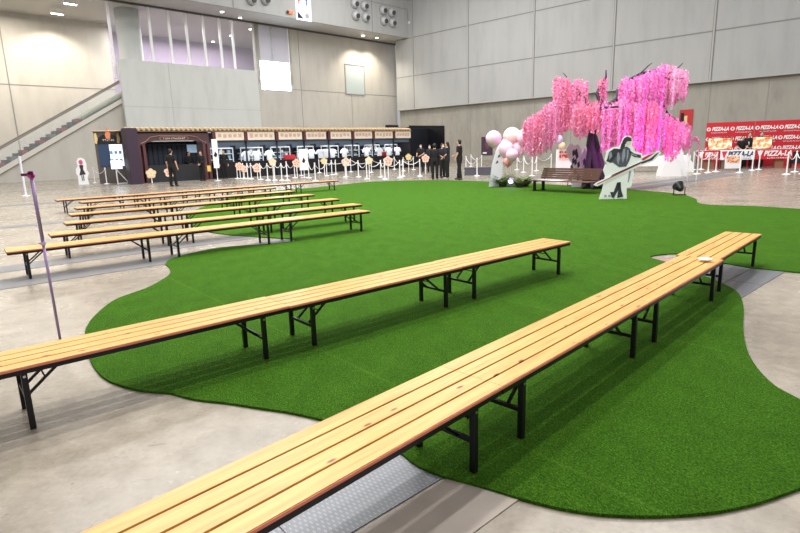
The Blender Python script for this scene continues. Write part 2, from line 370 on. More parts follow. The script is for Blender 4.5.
# curtain glazing above the parapet
M_MULL = mat('white_mullion', (244, 244, 246), .3)
gl = None
gx = [LF.hit(a, b)[0] for a, b in ((112, 45), (150, 30), (170, 35), (187, 35), (204, 35), (220, 35), (233, 40), (271, 40))]
mb = MB()
for i, s_ in enumerate(gx):
    zb = 6.9 if i == 0 else 8.08
    mb.box(s_-.08, -.06, zb if i < 7 else 7.2, s_+.08, .1, SOFF)
mb.box(gx[1]-1.2, -.05, 8.08, gx[6]+.2, .05, 8.22)
mull = struct(frame_obj(mb, LF, 'window_2', M_MULL))
mb = MB(); mb.box(gx[0], .0, 7.2, 30.1, .02, SOFF); mb.build('window_pane', M_GLASS, mull)
mb = MB(); mb.box(-8, -.1, SOFF-.14, 43.2, .04, SOFF); struct(frame_obj(mb, LF, 'trim_9', mat('dark_head_rail', (96, 92, 92), .4)))
# bright daylight opening
ox0 = LF.hit(261, 75, .35)[0]; ox1 = LF.hit(290, 75, .35)[0]
mb = MB(); dz0 = LF.hit(275, 90)[1]; dz1 = LF.hit(275, 62)[1]; dx0 = LF.hit(261, 76)[0]; dx1 = LF.hit(290, 76)[0]
mb.box(dx0, -.02, dz0, dx1, -.005, dz1)
day = struct(frame_obj(mb, LF, 'window_3', mat('daylight_pane', (226, 240, 255), .3, emit=9.0)))
mb = MB(); mb.box(26.9, -.012, dz1, dx1, -.005, SOFF); struct(frame_obj(mb, LF, 'window_4', mat('hazy_upper_pane', (206, 204, 216), .25)))
mb = MB(); mb.box(gx[7]-.08, -.06, dz1, gx[7]+.08, -.02, SOFF); mb.box(dx0, -.06, dz0-.06, dx1, -.02, dz0); mb.box(dx1-.03, -.06, dz0-.06, dx1+.06, -.02, SOFF); struct(frame_obj(mb, LF, 'trim_10', M_MULL))
# concrete column behind the glass
s0 = LF.hit(118, 40, 2.2)[0]; s1 = LF.hit(141, 40, 2.2)[0]
mb = MB(); mb.lathe(((s0+s1)/2, 2.2, 0), [((s1-s0)/2, 0), ((s1-s0)/2, SOFF)], 28); tagc = struct(frame_obj(mb, LF, 'wall_column', M_CONC_L, True))

# spots in the soffit and interior lights
M_LAMP = mat('lamp_lens', (255, 250, 235), .3, emit=14)
def spot(fr, a, b, z, power, size=100, col=(1, .9, .72), blend=.6, tilt=0):
    l = bpy.data.lights.new('spot', 'SPOT'); l.energy = power; l.spot_size = R(size); l.spot_blend = blend; l.color = col; l.shadow_soft_size = .1
    o = bpy.data.objects.new('spot', l); C.objects.link(o); o.location = fr.w(a, b, z); o.rotation_euler = (tilt, 0, fr.a)
    return o
def downlight(a, b, z, power, label, group='downlights under the soffit', tilt=0, size=100, name='downlight'):
    t = empty(name, LF.w(a, b, z), LF.a, label=label, cat='light', group=group)
    mb = MB(); mb.lathe((0, 0, -.06), [(.16, 0), (.18, .03), (.18, .06)], 14); mb.build('housing', M_WHITE, t)
    mb = MB(); mb.lathe((0, 0, -.085), [(.13, 0), (.13, .03)], 14); mb.build('lens', M_LAMP, t)
    if power: spot(LF, a, b, z-.15, power, size, tilt=tilt)
for px, py, lab in ((357, 36.5, 'round downlight under the soffit, left of the two above the small wall window'), (371, 38.5, 'round downlight under the soffit, right of the two above the small wall window')):
    d = ray(px, py); t = (SOFF-CAM_H)/d.z; p = Vector((0, 0, CAM_H))+d*t; q = p-LF.o
    downlight(LF.u.dot(q), -1.5, SOFF, 800, lab, size=120)
for (px, py), lw in (((240, 17), 'right-hand one of the upper two'), ((250.5, 28.5), 'lying right of all the others'), ((231, 35), 'just right of the lowest'), ((213, 41), 'lowest and leftmost, between two mullions'), ((222, 11), 'highest of them, nearest the hall')):
    d = ray(px, py); t = (SOFF-CAM_H)/d.z; p = Vector((0, 0, CAM_H))+d*t; q = p-LF.o
    downlight(LF.u.dot(q), LF.v.dot(q), SOFF, 0, 'round downlight in the glazed upper hall, '+lw)
for px, py, lab in ((57, 12.5, 'white ceiling spotlight nearest the beige wall over the escalator'), (70, 2.5, 'white ceiling spotlight cut by the top edge, over the escalator hall')):
    d = ray(px, py); t = (SOFF-.35-CAM_H)/d.z; p = Vector((0, 0, CAM_H))+d*t; q = p-LF.o
    a, b = LF.u.dot(q), LF.v.dot(q)
    t_ = empty('ceiling_spotlight', LF.w(a, b, SOFF), LF.a, label=lab, cat='light', group=None)
    mb = MB(); mb.box(-.4, -.12, -.45, .4, .12, -.2); mb.build('housing', M_WHITE, t_)
    mb = MB(); mb.box(-.38, -.1, -.47, .38, .1, -.451); mb.build('lens', M_LAMP, t_)
    mb = MB(); mb.tube([(0, 0, -.2), (0, 0, 0)], .03); mb.build('stem', M_WHITE, t_)
spot(LF, LF.hit(50, 40, 8)[0], 5.6, SOFF-.6, 800, 125, tilt=R(20))
area(LF.w(24, 5.5, SOFF-.3), 12, 3, 1500, (0, 0, LF.a)); area(LF.w(24, 5.5, 8.3), 12, 3, 900, (PI, 0, LF.a)) if False else area(LF.w(25, 9, SOFF-.3), 10, 1, 120, (0, 0, LF.a)); area(LF.w(8, 4, SOFF-.3), 8, 4, 900, (0, 0, LF.a), (1, .93, .82))

# ball nozzles, pictogram sign and lamp on the fascia
def nozzle(px, py, r, label, group):
    s_, z = LF.hit(px, py, -3.1)
    t = empty('air_nozzle', LF.w(s_, -3.1, z), LF.a, label=label, cat='air vent', group=group)
    mb = MB(); mb.tube([(0, 0, 0), (0, -.06, 0)], [r*1.15, r*1.1], 18); mb.build('mounting_ring', mat('grey_ring', (150, 152, 152), .5), t)
    mb = MB(); mb.ball((0, -.1, 0), r*.98, r*.8, r*.98, 16, 10); mb.build('ball', mat('nozzle_ball', (188, 190, 190), .35), t, True)
    mb = MB(); mb.tube([(.04, -.1-r*.6, -.05), (.05, -.1-r*.95, -.07)], [r*.55, r*.5], 14); mb.build('outlet', mat('nozzle_dark', (70, 72, 74), .5), t)
for g, pts in (('nozzles in the left cluster', ((354, 3.9), (363.7, 6.3), (355, 15.8), (365, 17.7))), ('nozzles in the right cluster', ((382.4, 10.5), (390.8, 12.8), (383.3, 21), (391.7, 23.1)))):
    w_ = 'cluster nearer the pictogram sign' if 'left' in g else 'cluster near the hall corner'
    for (px, py), q in zip(pts, ('upper left', 'upper right', 'lower left', 'lower right')):
        nozzle(px, py, .38, 'grey ball air nozzle, %s of the four in the %s' % (q, w_), g)
for px, q in ((251, 'left'), (265, 'right')): nozzle(px, 0, .38, 'grey ball air nozzle cut by the top edge, %s of the two beside the sign' % q, 'nozzles left of the sign')
s_, z = LF.hit(409, 23, -3.1)
t = empty('wall_lamp', LF.w(s_, -3.1, z), LF.a, label='small round white lamp with a bracket plate at the right end of the fascia', cat='light')
mb = MB(); mb.box(-.25, -.05, .2, .25, 0, 1.1); mb.build('bracket_plate', mat('grey_ring', (150, 152, 152)), t); mb = MB(); mb.ball((0, -.15, 0), .2, .2, .2); mb.build('globe', M_WHITE, t, True)
mb = MB(); mb.box(-.06, -.06, -.3, .06, 0, .3); mb.build('stem', mat('nozzle_dark', (70, 72, 74)), t)
sx0, sz0 = LF.hit(296, 19.5, -3.1); sx1, _ = LF.hit(311.5, 21, -3.1); H_ = 2.5
t = empty('pictogram_sign', LF.w((sx0+sx1)/2, -3.13, sz0+.3), LF.a, label='white hanging pictogram sign with red and blue figures on the fascia', cat='sign'); W_ = sx1-sx0
mb = MB(); mb.box(-W_/2, -.03, -.3, W_/2, .03, 2.4); mb.build('board', mat('sign_white', (240, 240, 246), .5, emit=.25), t)
def picto(x, z, m, skirt):
    mb = MB(); mb.ball((x, -.045, z+.3), .09, .01, .09); mb.prism_xz([(x-.1, z+.18), (x+.1, z+.18), (x+(.05 if not skirt else .16), z-.15), (x-(.05 if not skirt else .16), z-.15)] if skirt else [(x-.15, z+.18), (x+.15, z+.18), (x+.04, z-.1), (x-.04, z-.1)], -.045, -.031)
    mb.box(x-.05, -.045, z-.4, x+.05, -.031, z-.1); mb.build('pictogram', m, t)
picto(-.28*W_, 1.35, mat('picto_red', (214, 40, 70), .5), True); picto(.2*W_, 1.3, mat('picto_blue', (30, 90, 210), .5), False)
mb = MB(); mb.prism_xz([(-.4*W_, .35), (-.4*W_, -.15), (-.05*W_, -.15)], -.045, -.031); mb.build('pictogram', M_BLACK, t)
mb = MB(); mb.tube([(.2*W_, -.031, .1), (.2*W_, -.045, .1)], .2, 16); mb.build('pictogram', mat('picto_grey', (170, 172, 178)), t)
s_, z = LF.hit(289, 12.5, -3.1)
t = empty('indicator_sign', LF.w(s_, -3.2, z), LF.a, label='small orange and black indicator sign left of the pictogram sign', cat='sign'); t.scale = (.6, 1, .6)
mb = MB(); mb.box(-.45, -.05, -.18, -.15, 0, .18); mb.build('black_panel', M_BLACK, t); mb = MB(); mb.box(-.149, -.05, -.18, .5, 0, .18); mb.build('orange_panel', mat('orange_lamp', (250, 110, 50), .5, emit=.8), t)

# flank wall below the escalator and the escalator itself
ez = []
e0 = LF.hit(0, 173.5, -.2); e1 = LF.hit(125, 101, -.2); slope = (e1[1]-e0[1])/(e1[0]-e0[0])
def ebot(s_): return e0[1]+(s_-e0[0])*slope
mb = MB(); sL = e0[0]-(e0[1])/slope
mb.prism_xz([(sL+.3, 0), (e1[0]+.6, 0), (e1[0]+.6, ebot(e1[0]+.6)-.05), (sL+.3, .0+.1)], -.2, -.0); struct(frame_obj(mb, LF, 'wall_flank', M_CONC))
esc = empty('escalator', LF.w(sL, -.1, 0), LF.a, label='escalator with glass balustrades rising along the beige wall at far left', cat='escalator')
def es(mbf, name, m): return mbf.build(name, m, esc)
Lx = e1[0]+.5-sL; Hh = slope*Lx
def slab(y0, y1, o0, o1, xa=0, xb=None):
    xb = Lx if xb is None else xb
    mb = MB(); mb.prism_xz([(xa, xa*slope+o0), (xb, xb*slope+o0), (xb, xb*slope+o1), (xa, xa*slope+o1)], y0, y1); return mb
es(slab(-.35, -.25, 0, .32), 'side_panel', mat('escalator_side', (214, 210, 198), .35)); es(slab(1.0, 1.1, 0, .32), 'side_panel', mat('escalator_side', (214, 210, 198)))
es(slab(-.24, .99, 0, .12), 'underside', mat('escalator_under', (160, 158, 150)))
es(slab(-.32, -.30, .32, 1.35), 'glass_balustrade', mat('balustrade_glass', (225, 232, 236), .05, alpha=.10)); es(slab(1.04, 1.06, .32, 1.35), 'glass_balustrade', mat('balustrade_glass', (225, 232, 236), .05, alpha=.10))
es(slab(-.36, -.26, 1.35, 1.45), 'handrail', mat('dark_handrail', (140, 132, 122), .4)); es(slab(1.0, 1.1, 1.35, 1.45), 'handrail', mat('dark_handrail', (140, 132, 122)))
nst = int(Hh*.62/.2)
for k in range(nst):
    xx = (k+1)*.2/slope; m = [mat('step_dark', (52, 48, 50), .5), mat('step_red', (130, 62, 66), .5), mat('step_grey', (110, 108, 106), .5)][[0, 0, 1, 0, 2, 0, 1][k % 7]]
    mb = MB(); mb.box(xx, -.22, xx*slope+.3, xx+.2/slope, .97, xx*slope+.64); mb.build('step', m, esc)
es(slab(-.22, .97, .45, .62, Lx*.62), 'landing_cover', mat('green_grey_cover', (150, 158, 138), .5))

# floor cover strips (utility pits), running with the benches
BD = Frame(0, 0, 42)
def strip(px1, px2, width, m, name, a0=-30, a1=26, dz=.004):
    p = P(*px1); a = BD.u.dot(p); b = BD.v.dot(p)
    mb = MB(); mb.box(a0, b, .0005, a1, b+width, dz); o = mb.build(name, m, rz=BD.a); struct(o); return b
strip((0, 290), None, .62, M_STRIP, 'trim_11', dz=.004)
for k, (py, wd) in enumerate(((229, .5), (207, .6), (193, .7))): strip((0, py), None, wd, M_STRIP, 'trim_%d' % (12+k))
p = P(440, 480); bq = BD.v.dot(p); jm = int(BD.u.dot(P(640, 400))/.9)+1
for k, (o0, o1, m) in enumerate(((-.33, -.02, M_RUST), (0, .30, M_PLATE), (.31, .60, M_PLATE))):
    mb = MB()
    for j in range(-8, 16 if k else jm):
        mb.box(j*.9, bq+o0, .0005, j*.9+.893, bq+o1, .005)
    struct(mb.build('trim_%d' % (15+k), m, rz=R(43.5) if False else BD.a))
for k, (px, py, wd) in enumerate(((640, 184, .5),)):
    pp = P(px, py); mb = MB(); mb.box(-30, -wd/2, .0005, 30, wd/2, .004); o = mb.build('trim_18', M_STRIP, loc=(pp.x, pp.y, 0), rz=R(41)); struct(o)

# ------------------------------------------------------------------ turf
outline = [(86, 345), (86, 330), (97, 315), (117, 300), (147, 289), (160, 282), (170, 275), (169, 268), (165.5, 265), (170, 260.5), (185, 255.5), (217, 248.7), (250, 246), (280, 243.6), (296, 240.6),
 (282, 239), (250, 237), (227, 235), (207, 232), (193, 226), (187, 219), (190, 213.5), (204, 207), (224, 200), (240, 196.5), (262, 192.5), (284, 190), (301, 189), (322, 187), (340, 185.2), (370, 182), (400, 181), (440, 180.5), (480, 181.5), (520, 183), (560, 185.3), (600, 187.5), (636, 190.2), (679, 194.5), (696, 199.5), (698, 203.5), (712, 205.5), (750, 206.5), (800, 209.5), (900, 216),
 (1000, 262), (900, 280), (800, 273.5), (770, 270.7), (751, 268.8), (723, 263.8), (700, 259), (678, 254.5), (650, 257.4), (664, 262.5), (690, 272), (714, 281), (732, 289.5), (740, 297), (743.5, 310), (743, 330), (747, 352), (757, 370), (775, 388), (800, 402), (860, 440), (850, 475), (800, 491), (760, 505), (720, 514), (680, 518), (640, 519), (600, 517), (560, 511), (520, 501), (480, 489), (442, 478.5), (417, 468), (400, 455), (375, 440), (345, 429), (323, 422), (290, 414.5), (260, 410), (228, 405), (200, 402), (185, 399), (170, 395), (152, 393.5), (135, 391), (112, 384), (100, 376), (91, 363)]
corners = {14, 53}
pts = [P(*q).to_2d() for q in outline]
def crom(pts, n=4):
    out = []; N_ = len(pts)
    for i in range(N_):
        p0, p1, p2, p3 = pts[i-1], pts[i], pts[(i+1) % N_], pts[(i+2) % N_]
        d = (p2-p1).length
        def T(a, b): # limit tangents for uneven spacing
            t = (b-a)
            return t.normalized()*min(t.length/2, d*.9) if t.length > 1e-6 else t
        m1, m2 = T(p0, p2), T(p1, p3)
        for k in range(n):
            t = k/n; t2, t3 = t*t, t*t*t
            out.append(p1*(2*t3-3*t2+1)+m1*(t3-2*t2+t)+p2*(-2*t3+3*t2)+m2*(t3-t2))
    return out
cp = crom(pts)
bm = bmesh.new(); vs = [bm.verts.new((p.x, p.y, .016)) for p in cp]; f = bm.faces.new(vs)
if f.normal.z < 0: f.normal_flip()
bm.normal_update(); f.normal_update()
ex = bmesh.ops.extrude_face_region(bm, geom=[f])
for v in [g for g in ex['geom'] if isinstance(g, bmesh.types.BMVert)]: v.co.z = .016
for v in vs: v.co.z = .0015
bmesh.ops.triangulate(bm, faces=[f_ for f_ in bm.faces if len(f_.verts) > 4]); bmesh.ops.recalc_face_normals(bm, faces=bm.faces)
me = bpy.data.meshes.new('turf'); bm.to_mesh(me); bm.free(); me.materials.append(M_TURF)
turf = bpy.data.objects.new('artificial_turf', me); C.objects.link(turf); tag(turf, 'large wavy-edged sheet of green artificial turf laid on the concrete floor', 'turf')

# ------------------------------------------------------------------ folding benches
BW, BH, BL = .345, .367, 1.8
def make_bench():
    t = empty('folding_bench', (0, 0, 0), cat='bench')
    n = 4; gap = .011; pw = (BW-gap*(n-1))/n
    for k in range(n):
        y = -BW/2+k*(pw+gap)
        mb = MB(); mb.box(-BL/2+.0005, y, BH-.018, BL/2-.0005, y+pw, BH); pl = mb.build('plank', M_WOOD, t, bevel=.0012)
        if k == 0:
            mb = MB(); mb.box(-BL/2+.0005, y-.003, BH-.016, BL/2-.0005, y, BH-.004); mb.build('fringe_band', M_FRINGE, pl)  # pink strip added for lens colour fringing along the seat edge
    mb = MB()
    for s_ in (-1, 1):
        mb.box(-BL/2+.004, s_*(BW/2-.014)-.012, BH-.045, BL/2-.004, s_*(BW/2-.014)+.012, BH-.0185)
        mb.box(s_*(BL/2-.016)-.012, -BW/2+.003, BH-.045, s_*(BL/2-.016)+.012, BW/2-.003, BH-.0185)
        mb.box(s_*.45-.02, -BW/2+.01, BH-.032, s_*.45+.02, BW/2-.01, BH-.0185)
    mb.build('frame', M_LEG, t)
    for ex_ in (-1, 1):
        x = ex_*(BL/2-.197)
        for s_ in (-1, 1):
            mb = MB(); mb.box(x-.015, s_*(BW/2-.017)-.014, -.008, x+.015, s_*(BW/2-.017)+.014, BH-.03); lg = mb.build('leg', M_LEG, t, bevel=.003)
            mb = MB(); mb.tube([(x, s_*(BW/2-.0095), BH-.06), (x, s_*(BW/2-.002), BH-.06)], .008, 8); mb.build('bolt', M_CHROME, lg)
            mb = MB(); mb.bar((x-ex_*.012, s_*.075, .165), (x-ex_*.2, s_*.075, BH-.04), .014); mb.build('brace', M_LEG, t)
        mb = MB(); mb.bar((x, -BW/2+.03, .16), (x, BW/2-.03, .16), .02); mb.build('crossbar', M_LEG, t)
        mb = MB(); mb.tube([(x-ex_*.1, -.078, .25), (x-ex_*.1, .078, .25)], .005, 6); mb.build('brace_rung', M_LEG, t)
    return t
proto = make_bench(); used = [False]
def bench(cx, cy, ang, label, group, z=0.014):
    o = proto if not used[0] else copy_tree(proto); used[0] = True
    o.location = (cx, cy, z); o.rotation_euler = (0, 0, ang); o['label'] = label; o['group'] = group; return o
def row(corner, az, n, names, group, offs=None, z=None):
    # corner: right-hand near corner of the row's seat line; az: heading of the row
    th = PI/2-R(az); u = Vector((math.cos(th), math.sin(th), 0)); v = Vector((-math.sin(th), math.cos(th), 0))
    for k in range(n):
        c = Vector((corner[0], corner[1], 0))-u*(BL*(k+.5)+.001*k)+v*(BW/2)
        if offs and k in offs: c -= v*offs[k]
        bench(c.x, c.y, th, names[k], group, *( [] if z is None else [z[k]]))
GR = 'folding pine benches standing end to end'
nm1 = ['pine folding bench at the far right end of the nearest row', 'pine folding bench in the nearest row with white tissue on its far end',
    'pine folding bench in the nearest row, second back from the camera', 'nearest pine folding bench, running off the bottom edge of the picture']
for k, (cx_, cy_, th) in enumerate(((4.181, 6.253, .8085), (4.222, 6.212, .7964), (4.222, 6.212, .7964), (4.222, 6.212, .7964))):
    u = Vector((math.cos(th), math.sin(th), 0)); v = Vector((-math.sin(th), math.cos(th), 0)); c = Vector((cx_, cy_, 0))-u*(BL*(k+.5)+.001*k-.014)+v*(.37/2-.006)
    o = bench(c.x, c.y, th, nm1[k], GR, .01); o.scale = (1, .37/BW, .975)
row((1.9345, 6.134), 90-math.degrees(.7017), 4, ['pine folding bench at the right end of the second row, alone on open turf', 'middle pine folding bench of the second row, standing on turf',
    'pine folding bench of the second row over the left turf tip', 'pine folding bench at the left end of the second row, cut by the left edge'], GR, {1: .01}, [.01]*4)
ordn = ['third', 'fourth', 'fifth', 'sixth', 'seventh', 'eighth']
rows = [((369.3, 211.6), 90-math.degrees(.6778), 3), ((362, 204.3), 52.6, 3), ((339.5, 199), 52.8, 3), ((314.5, 194.6), 52.0, 3), ((295, 191), 50.5, 3), ((276, 187.6), 48.6, 3), ((338.5, 180.3), 49.4, 5)]
names_r = ['front row of the left block', 'second row of the left block', 'third row of the left block', 'fourth row of the left block', 'fifth row of the left block', 'sixth row of the left block', 'long farthest row, nearest the stalls']
for (q, az, n), rn in zip(rows, names_r):
    c = P(q[0], q[1], BH) if q[0] != 369.3 else Vector((-.5179, 9.8949, 0))
    if n == 3: nm = ['pine folding bench, right-hand in the '+rn, 'pine folding bench, middle one in the '+rn, 'pine folding bench, left-hand one in the '+rn]
    else: nm = ['pine folding bench, %s in the long farthest row' % w_ for w_ in ('right-hand end', 'second from the right', 'middle one', 'second from the left', 'left-hand end')]
    row((c.x, c.y), az, n, nm, 'folding pine benches in the left block', z=[.01]*n)
# tissue left on the near row
q = P(705.5, 259.5, BH+.02); mb = MB()
for k in range(7):
    a = k*.9; mb.ball((.035*math.cos(a)*(k > 0), .028*math.sin(a)*(k > 0), .008), .035, .025, .011, 10, 6)
o = mb.build('crumpled_tissue', M_WHITE, None, True, loc=(q.x, q.y, BH+.0165)); tag(o, 'small crumpled white tissue lying on the nearest bench row', 'tissue')

# ------------------------------------------------------------------ pole with clamp at the left
base = P(61, 344); d_top = at_depth(31.5, 178, base.y*.985); tp = d_top; 
t = empty('camera_monopod', (base.x, base.y, 0), label='slim purple monopod with a magenta clamp standing behind the second bench row', cat='monopod')
v = tp-base; M_PUR = mat('purple_anodised', (164, 136, 178), .3, .3); M_MAG = mat('magenta_clamp', (206, 40, 160), .35)
mb = MB(); mb.lathe((0, 0, 0), [(.02, 0), (.022, .02), (.012, .04)], 12); mb.build('rubber_foot', M_BLACK, t)
mb = MB(); mb.tube([Vector((0, 0, .03)), v*.62], .010, 10); mb.build('lower_tube', M_PUR, t, True)
mb = MB(); mb.tube([v*.62, v], .0125, 10); mb.build('upper_tube', M_PUR, t, True)
mb = MB(); mb.tube([v*.615, v*.635], .019, 12); mb.box(v.x*.625-.03, v.y*.625-.008, v.z*.625-.006, v.x*.625+.0, v.y*.625+.008, v.z*.625+.006); mb.build('twist_lock', mat('lilac_lock', (206, 190, 220), .3), t)
mb = MB(); mb.ball(v+Vector((0, 0, .018)), .026, .024, .024); mb.build('ball_head', M_MAG, t, True)
mb = MB(); mb.box(v.x-.07, v.y-.012, v.z+.015, v.x-.02, v.y+.012, v.z+.035); mb.box(v.x-.008, v.y-.02, v.z+.005, v.x+.026, v.y-.008, v.z+.05); mb.build('phone_clamp', mat('dark_magenta', (110, 14, 70), .4), t, bevel=.004)
mb = MB(); mb.tube([v+Vector((0, -.02, .03)), v+Vector((.01, -.045, .035))], .008, 8); mb.build('knob', M_BLACK, t)
q = P(26, 196)
t = empty('white_post', (q.x, q.y, 0), label='slim white post on a small base standing alone on the floor before the escalator', cat='post')
mb = MB(); mb.tube([(0, 0, .02), (0, 0, 1.58)], .045, 12); mb.build('pole', mat('pale_post', (226, 226, 236), .4), t); mb = MB(); mb.lathe((0, 0, 0), [(.16, 0), (.16, .015), (.06, .03)], 16); mb.build('base', M_WHITE, t)

# ------------------------------------------------------------------ people
def person(x, y, rz, h, label, top=M_BLKCLOTH, legs=M_BLKCLOTH, arms='down', hair='short', mask=False, female=False, sleeves='short', shoes=M_SHOE, stride=.0, lean=0, stuff=None, z0=0):
    t = empty('person', (x, y, z0), rz, label=label, cat='person')
    k = h/1.72; S = (.19 if female else .215)
    def p3(a, b, c): return Vector((a, b+lean*max(0, c-.9), c))*k
    hip = .095; an = {}
    L_, R_ = -1, 1
    leg = {}
    for s_ in (-1, 1):
        st = stride*s_
        leg[s_] = [p3(s_*hip, 0, .90), p3(s_*(hip+.01), st*.45+.01, .49), p3(s_*(hip+.015), st, .09)]
    sh = {s_: p3(s_*S*.88, 0, 1.40) for s_ in (-1, 1)}
    def arm(s_):
        if arms == 'down': e = p3(s_*(S+.05), -.02, 1.12); w_ = p3(s_*(S+.06), .05, .87)
        elif arms == 'front': e = p3(s_*(S+.03), .02, 1.13); w_ = p3(s_*.06, .22, .98)
        elif arms == 'hold': e = p3(s_*(S+.03), .05, 1.13); w_ = p3(s_*.10, .30, 1.12)
        elif arms == 'bent': e = p3(s_*(S+.04), .0, 1.13); w_ = (p3(s_*.07, .24, 1.05) if s_ > 0 else p3(s_*(S+.02), .10, .92))
        elif arms == 'work': e = p3(s_*(S+.03), .1, 1.15); w_ = p3(s_*.12, .36, 1.02)
        return e, w_
    b = MB()
    for s_ in (-1, 1):
        b.tube(leg[s_], [.085*k, .058*k, .04*k], 10); b.ball(leg[s_][1], .058*k)
        b.tube([leg[s_][2], leg[s_][2]+Vector((0, .01, -.05))*k], .04*k, 8)
        b.tube([leg[s_][2]+Vector((0, -.05, -.055))*k, leg[s_][2]+Vector((0, .15, -.065))*k], [.035*k, .03*k], 8)
        e, w_ = arm(s_)
        b.ball(sh[s_], .058*k); b.tube([sh[s_], e, w_], [.05*k, .04*k, .027*k], 8); b.ball(e, .04*k)
        dirv = (w_-e).normalized(); hp = w_+dirv*.05*k; b.ball(w_+dirv*.045*k, .03*k, .03*k, .042*k)
    tor = [(.86, .155, .11), (.95, .165, .115), (1.08, .135 if female else .15, .10), (1.25, .165 if female else .18, .115), (1.38, S*.86, .10), (1.44, .11, .075), (1.49, .055, .055), (1.56, .05, .05)]
    vs = []; fs = []; n = 16
    for (z, rx, ry) in tor:
        for i in range(n): q = p3(0, 0, z); vs.append(q+Vector((rx*math.cos(2*PI*i/n), ry*math.sin(2*PI*i/n), 0))*k)
    for j in range(len(tor)-1):
        for i in range(n): i2 = (i+1) % n; fs.append((j*n+i, j*n+i2, (j+1)*n+i2, (j+1)*n+i))
    fs += [tuple(range(n))[::-1], tuple((len(tor)-1)*n+i for i in range(n))]
    b.add(vs, fs)
    hc = p3(0, .015, 1.61); b.ball(hc, .075*k, .09*k, .112*k, 16, 12); b.ball(hc+Vector((0, .04, -.06))*k, .05*k, .05*k, .05*k)
    b.ball(hc+Vector((0, .095, -.015))*k, .014*k, .02*k, .024*k)
    for s_ in (-1, 1): b.ball(hc+Vector((s_*.076, 0, -.01))*k, .012*k, .02*k, .03*k)
    body = remeshed(b, 'body', [M_SKIN], .013*k, t, 2)
    # fingers, joined into the same mesh
    fb = MB()
    for s_ in (-1, 1):
        e, w_ = arm(s_); dv = (w_-e).normalized(); side = dv.cross(Vector((s_, 0, 0))).normalized(); curl = Vector((-s_, 0, 0))
        for j, ln in enumerate((.062, .072, .068, .052)):
            o_ = w_+dv*.075*k+side*(j-1.5)*.016*k; m1 = o_+dv*ln*.5*k+curl*.006*k; m2 = o_+dv*ln*.85*k+curl*.022*k; fb.tube([o_, m1, m2], [.008*k, .0075*k, .006*k], 6)
        o_ = w_+dv*.03*k+side*-.026*k; fb.tube([o_, o_-side*.02*k+dv*.03*k, o_-side*.024*k+dv*.055*k+curl*.01*k], [.01*k, .009*k, .007*k], 6)
    bmx = bmesh.new(); bmx.from_mesh(body.data); bmx.from_mesh(fb.mesh('f', M_SKIN)); bmx.to_mesh(body.data); bmx.free()
    eb = MB()
    for s_ in (-1, 1): eb.ball(hc+Vector((s_*.03, .082, .012))*k, .011*k, .008*k, .008*k, 8, 6)
    eb.build('eyes', M_BLACK, t)
    mb = MB(); mb.ball(hc+Vector((0, .088, -.055))*k, .022*k, .008*k, .006*k, 8, 6); mb.build('mouth', mat('lips', (180, 100, 92)), t)
    # clothes
    c = MB()
    vs2 = []; tt = [(.84, .17, .125), (.95, .18, .13), (1.08, .155, .118), (1.25, .185, .13), (1.38, S*.93, .115), (1.445, .115, .085), (1.475, .07, .065)]
    for (z, rx, ry) in tt:
        for i in range(n): q = p3(0, 0, z); vs2.append(q+Vector((rx*math.cos(2*PI*i/n), ry*math.sin(2*PI*i/n), 0))*k)
    fs = []
    for j in range(len(tt)-1):
        for i in range(n): i2 = (i+1) % n; fs.append((j*n+i, j*n+i2, (j+1)*n+i2, (j+1)*n+i))
    fs += [tuple(range(n))[::-1], tuple((len(tt)-1)*n+i for i in range(n))]
    c.add(vs2, fs)
    for s_ in (-1, 1):
        e, w_ = arm(s_); c.ball(sh[s_], .072*k)
        if sleeves == 'short': c.tube([sh[s_], sh[s_].lerp(e, .8)], [.07*k, .065*k], 10)
        else: c.tube([sh[s_], e, e.lerp(w_, .95)], [.07*k, .056*k, .042*k], 10); c.ball(e, .056*k)
    remeshed(c, 'shirt' if sleeves == 'short' else 'jacket', [top], .016*k, t, 3)
    c = MB()
    c.ball(p3(0, 0, .9), .165*k, .122*k, .1*k)
    for s_ in (-1, 1): c.tube([leg[s_][0], leg[s_][1], leg[s_][2]+Vector((0, 0, -.02))*k], [.102*k, .078*k, .066*k], 12); c.ball(leg[s_][1], .078*k)
    remeshed(c, 'trousers', [legs], .016*k, t, 3)
    for s_ in (-1, 1):
        c = MB(); a = leg[s_][2]; c.ball(Vector((a.x, a.y+.05*k, .04*k)), .048*k, .13*k, .04*k, 12, 8); c.build('shoe', shoes, t, True)
    hb = MB(); hb.ball(hc+Vector((0, -.018, .02))*k, .088*k, .096*k, .112*k, 16, 12)
    if hair == 'long': hb.tube([hc+Vector((0, -.03, .0))*k, hc+Vector((0, -.075, -.15))*k, hc+Vector((0, -.09, -.32))*k], [.085*k, .085*k, .05*k], 12, sq=.6)
    if hair == 'pony': hb.tube([hc+Vector((0, -.09, .03))*k, hc+Vector((0, -.16, -.05))*k, hc+Vector((0, -.13, -.22))*k], [.03*k, .035*k, .012*k], 10)
    if hair == 'short': hb.ball(hc+Vector((0, -.05, -.04))*k, .07*k, .05*k, .07*k)
    hr = remeshed(hb, 'hair', [M_HAIR], .014*k, t, 2)
    for v_ in hr.data.vertices:   # leave the face free
        rel = v_.co-hc
        if rel.y > .03*k and rel.z < .045*k: v_.co.y = hc.y+.03*k
    if mask:
        c = MB(); c.ball(hc+Vector((0, .058, -.045))*k, .058*k, .055*k, .052*k, 12, 8); c.build('face_mask', M_MASK, t, True)
    return t
p = P(174, 186.5); m1 = person(p.x, p.y, R(-20), 1.72, 'person in a black short-sleeved shirt seen from behind, standing before the arched booth', sleeves='short', stride=.05)
p = P(203.5, 181); person(p.x, p.y, R(160), 1.62, 'person in a long dark jacket carrying a yellow folder near the arched booth', sleeves='long', female=True, hair='long', arms='front')
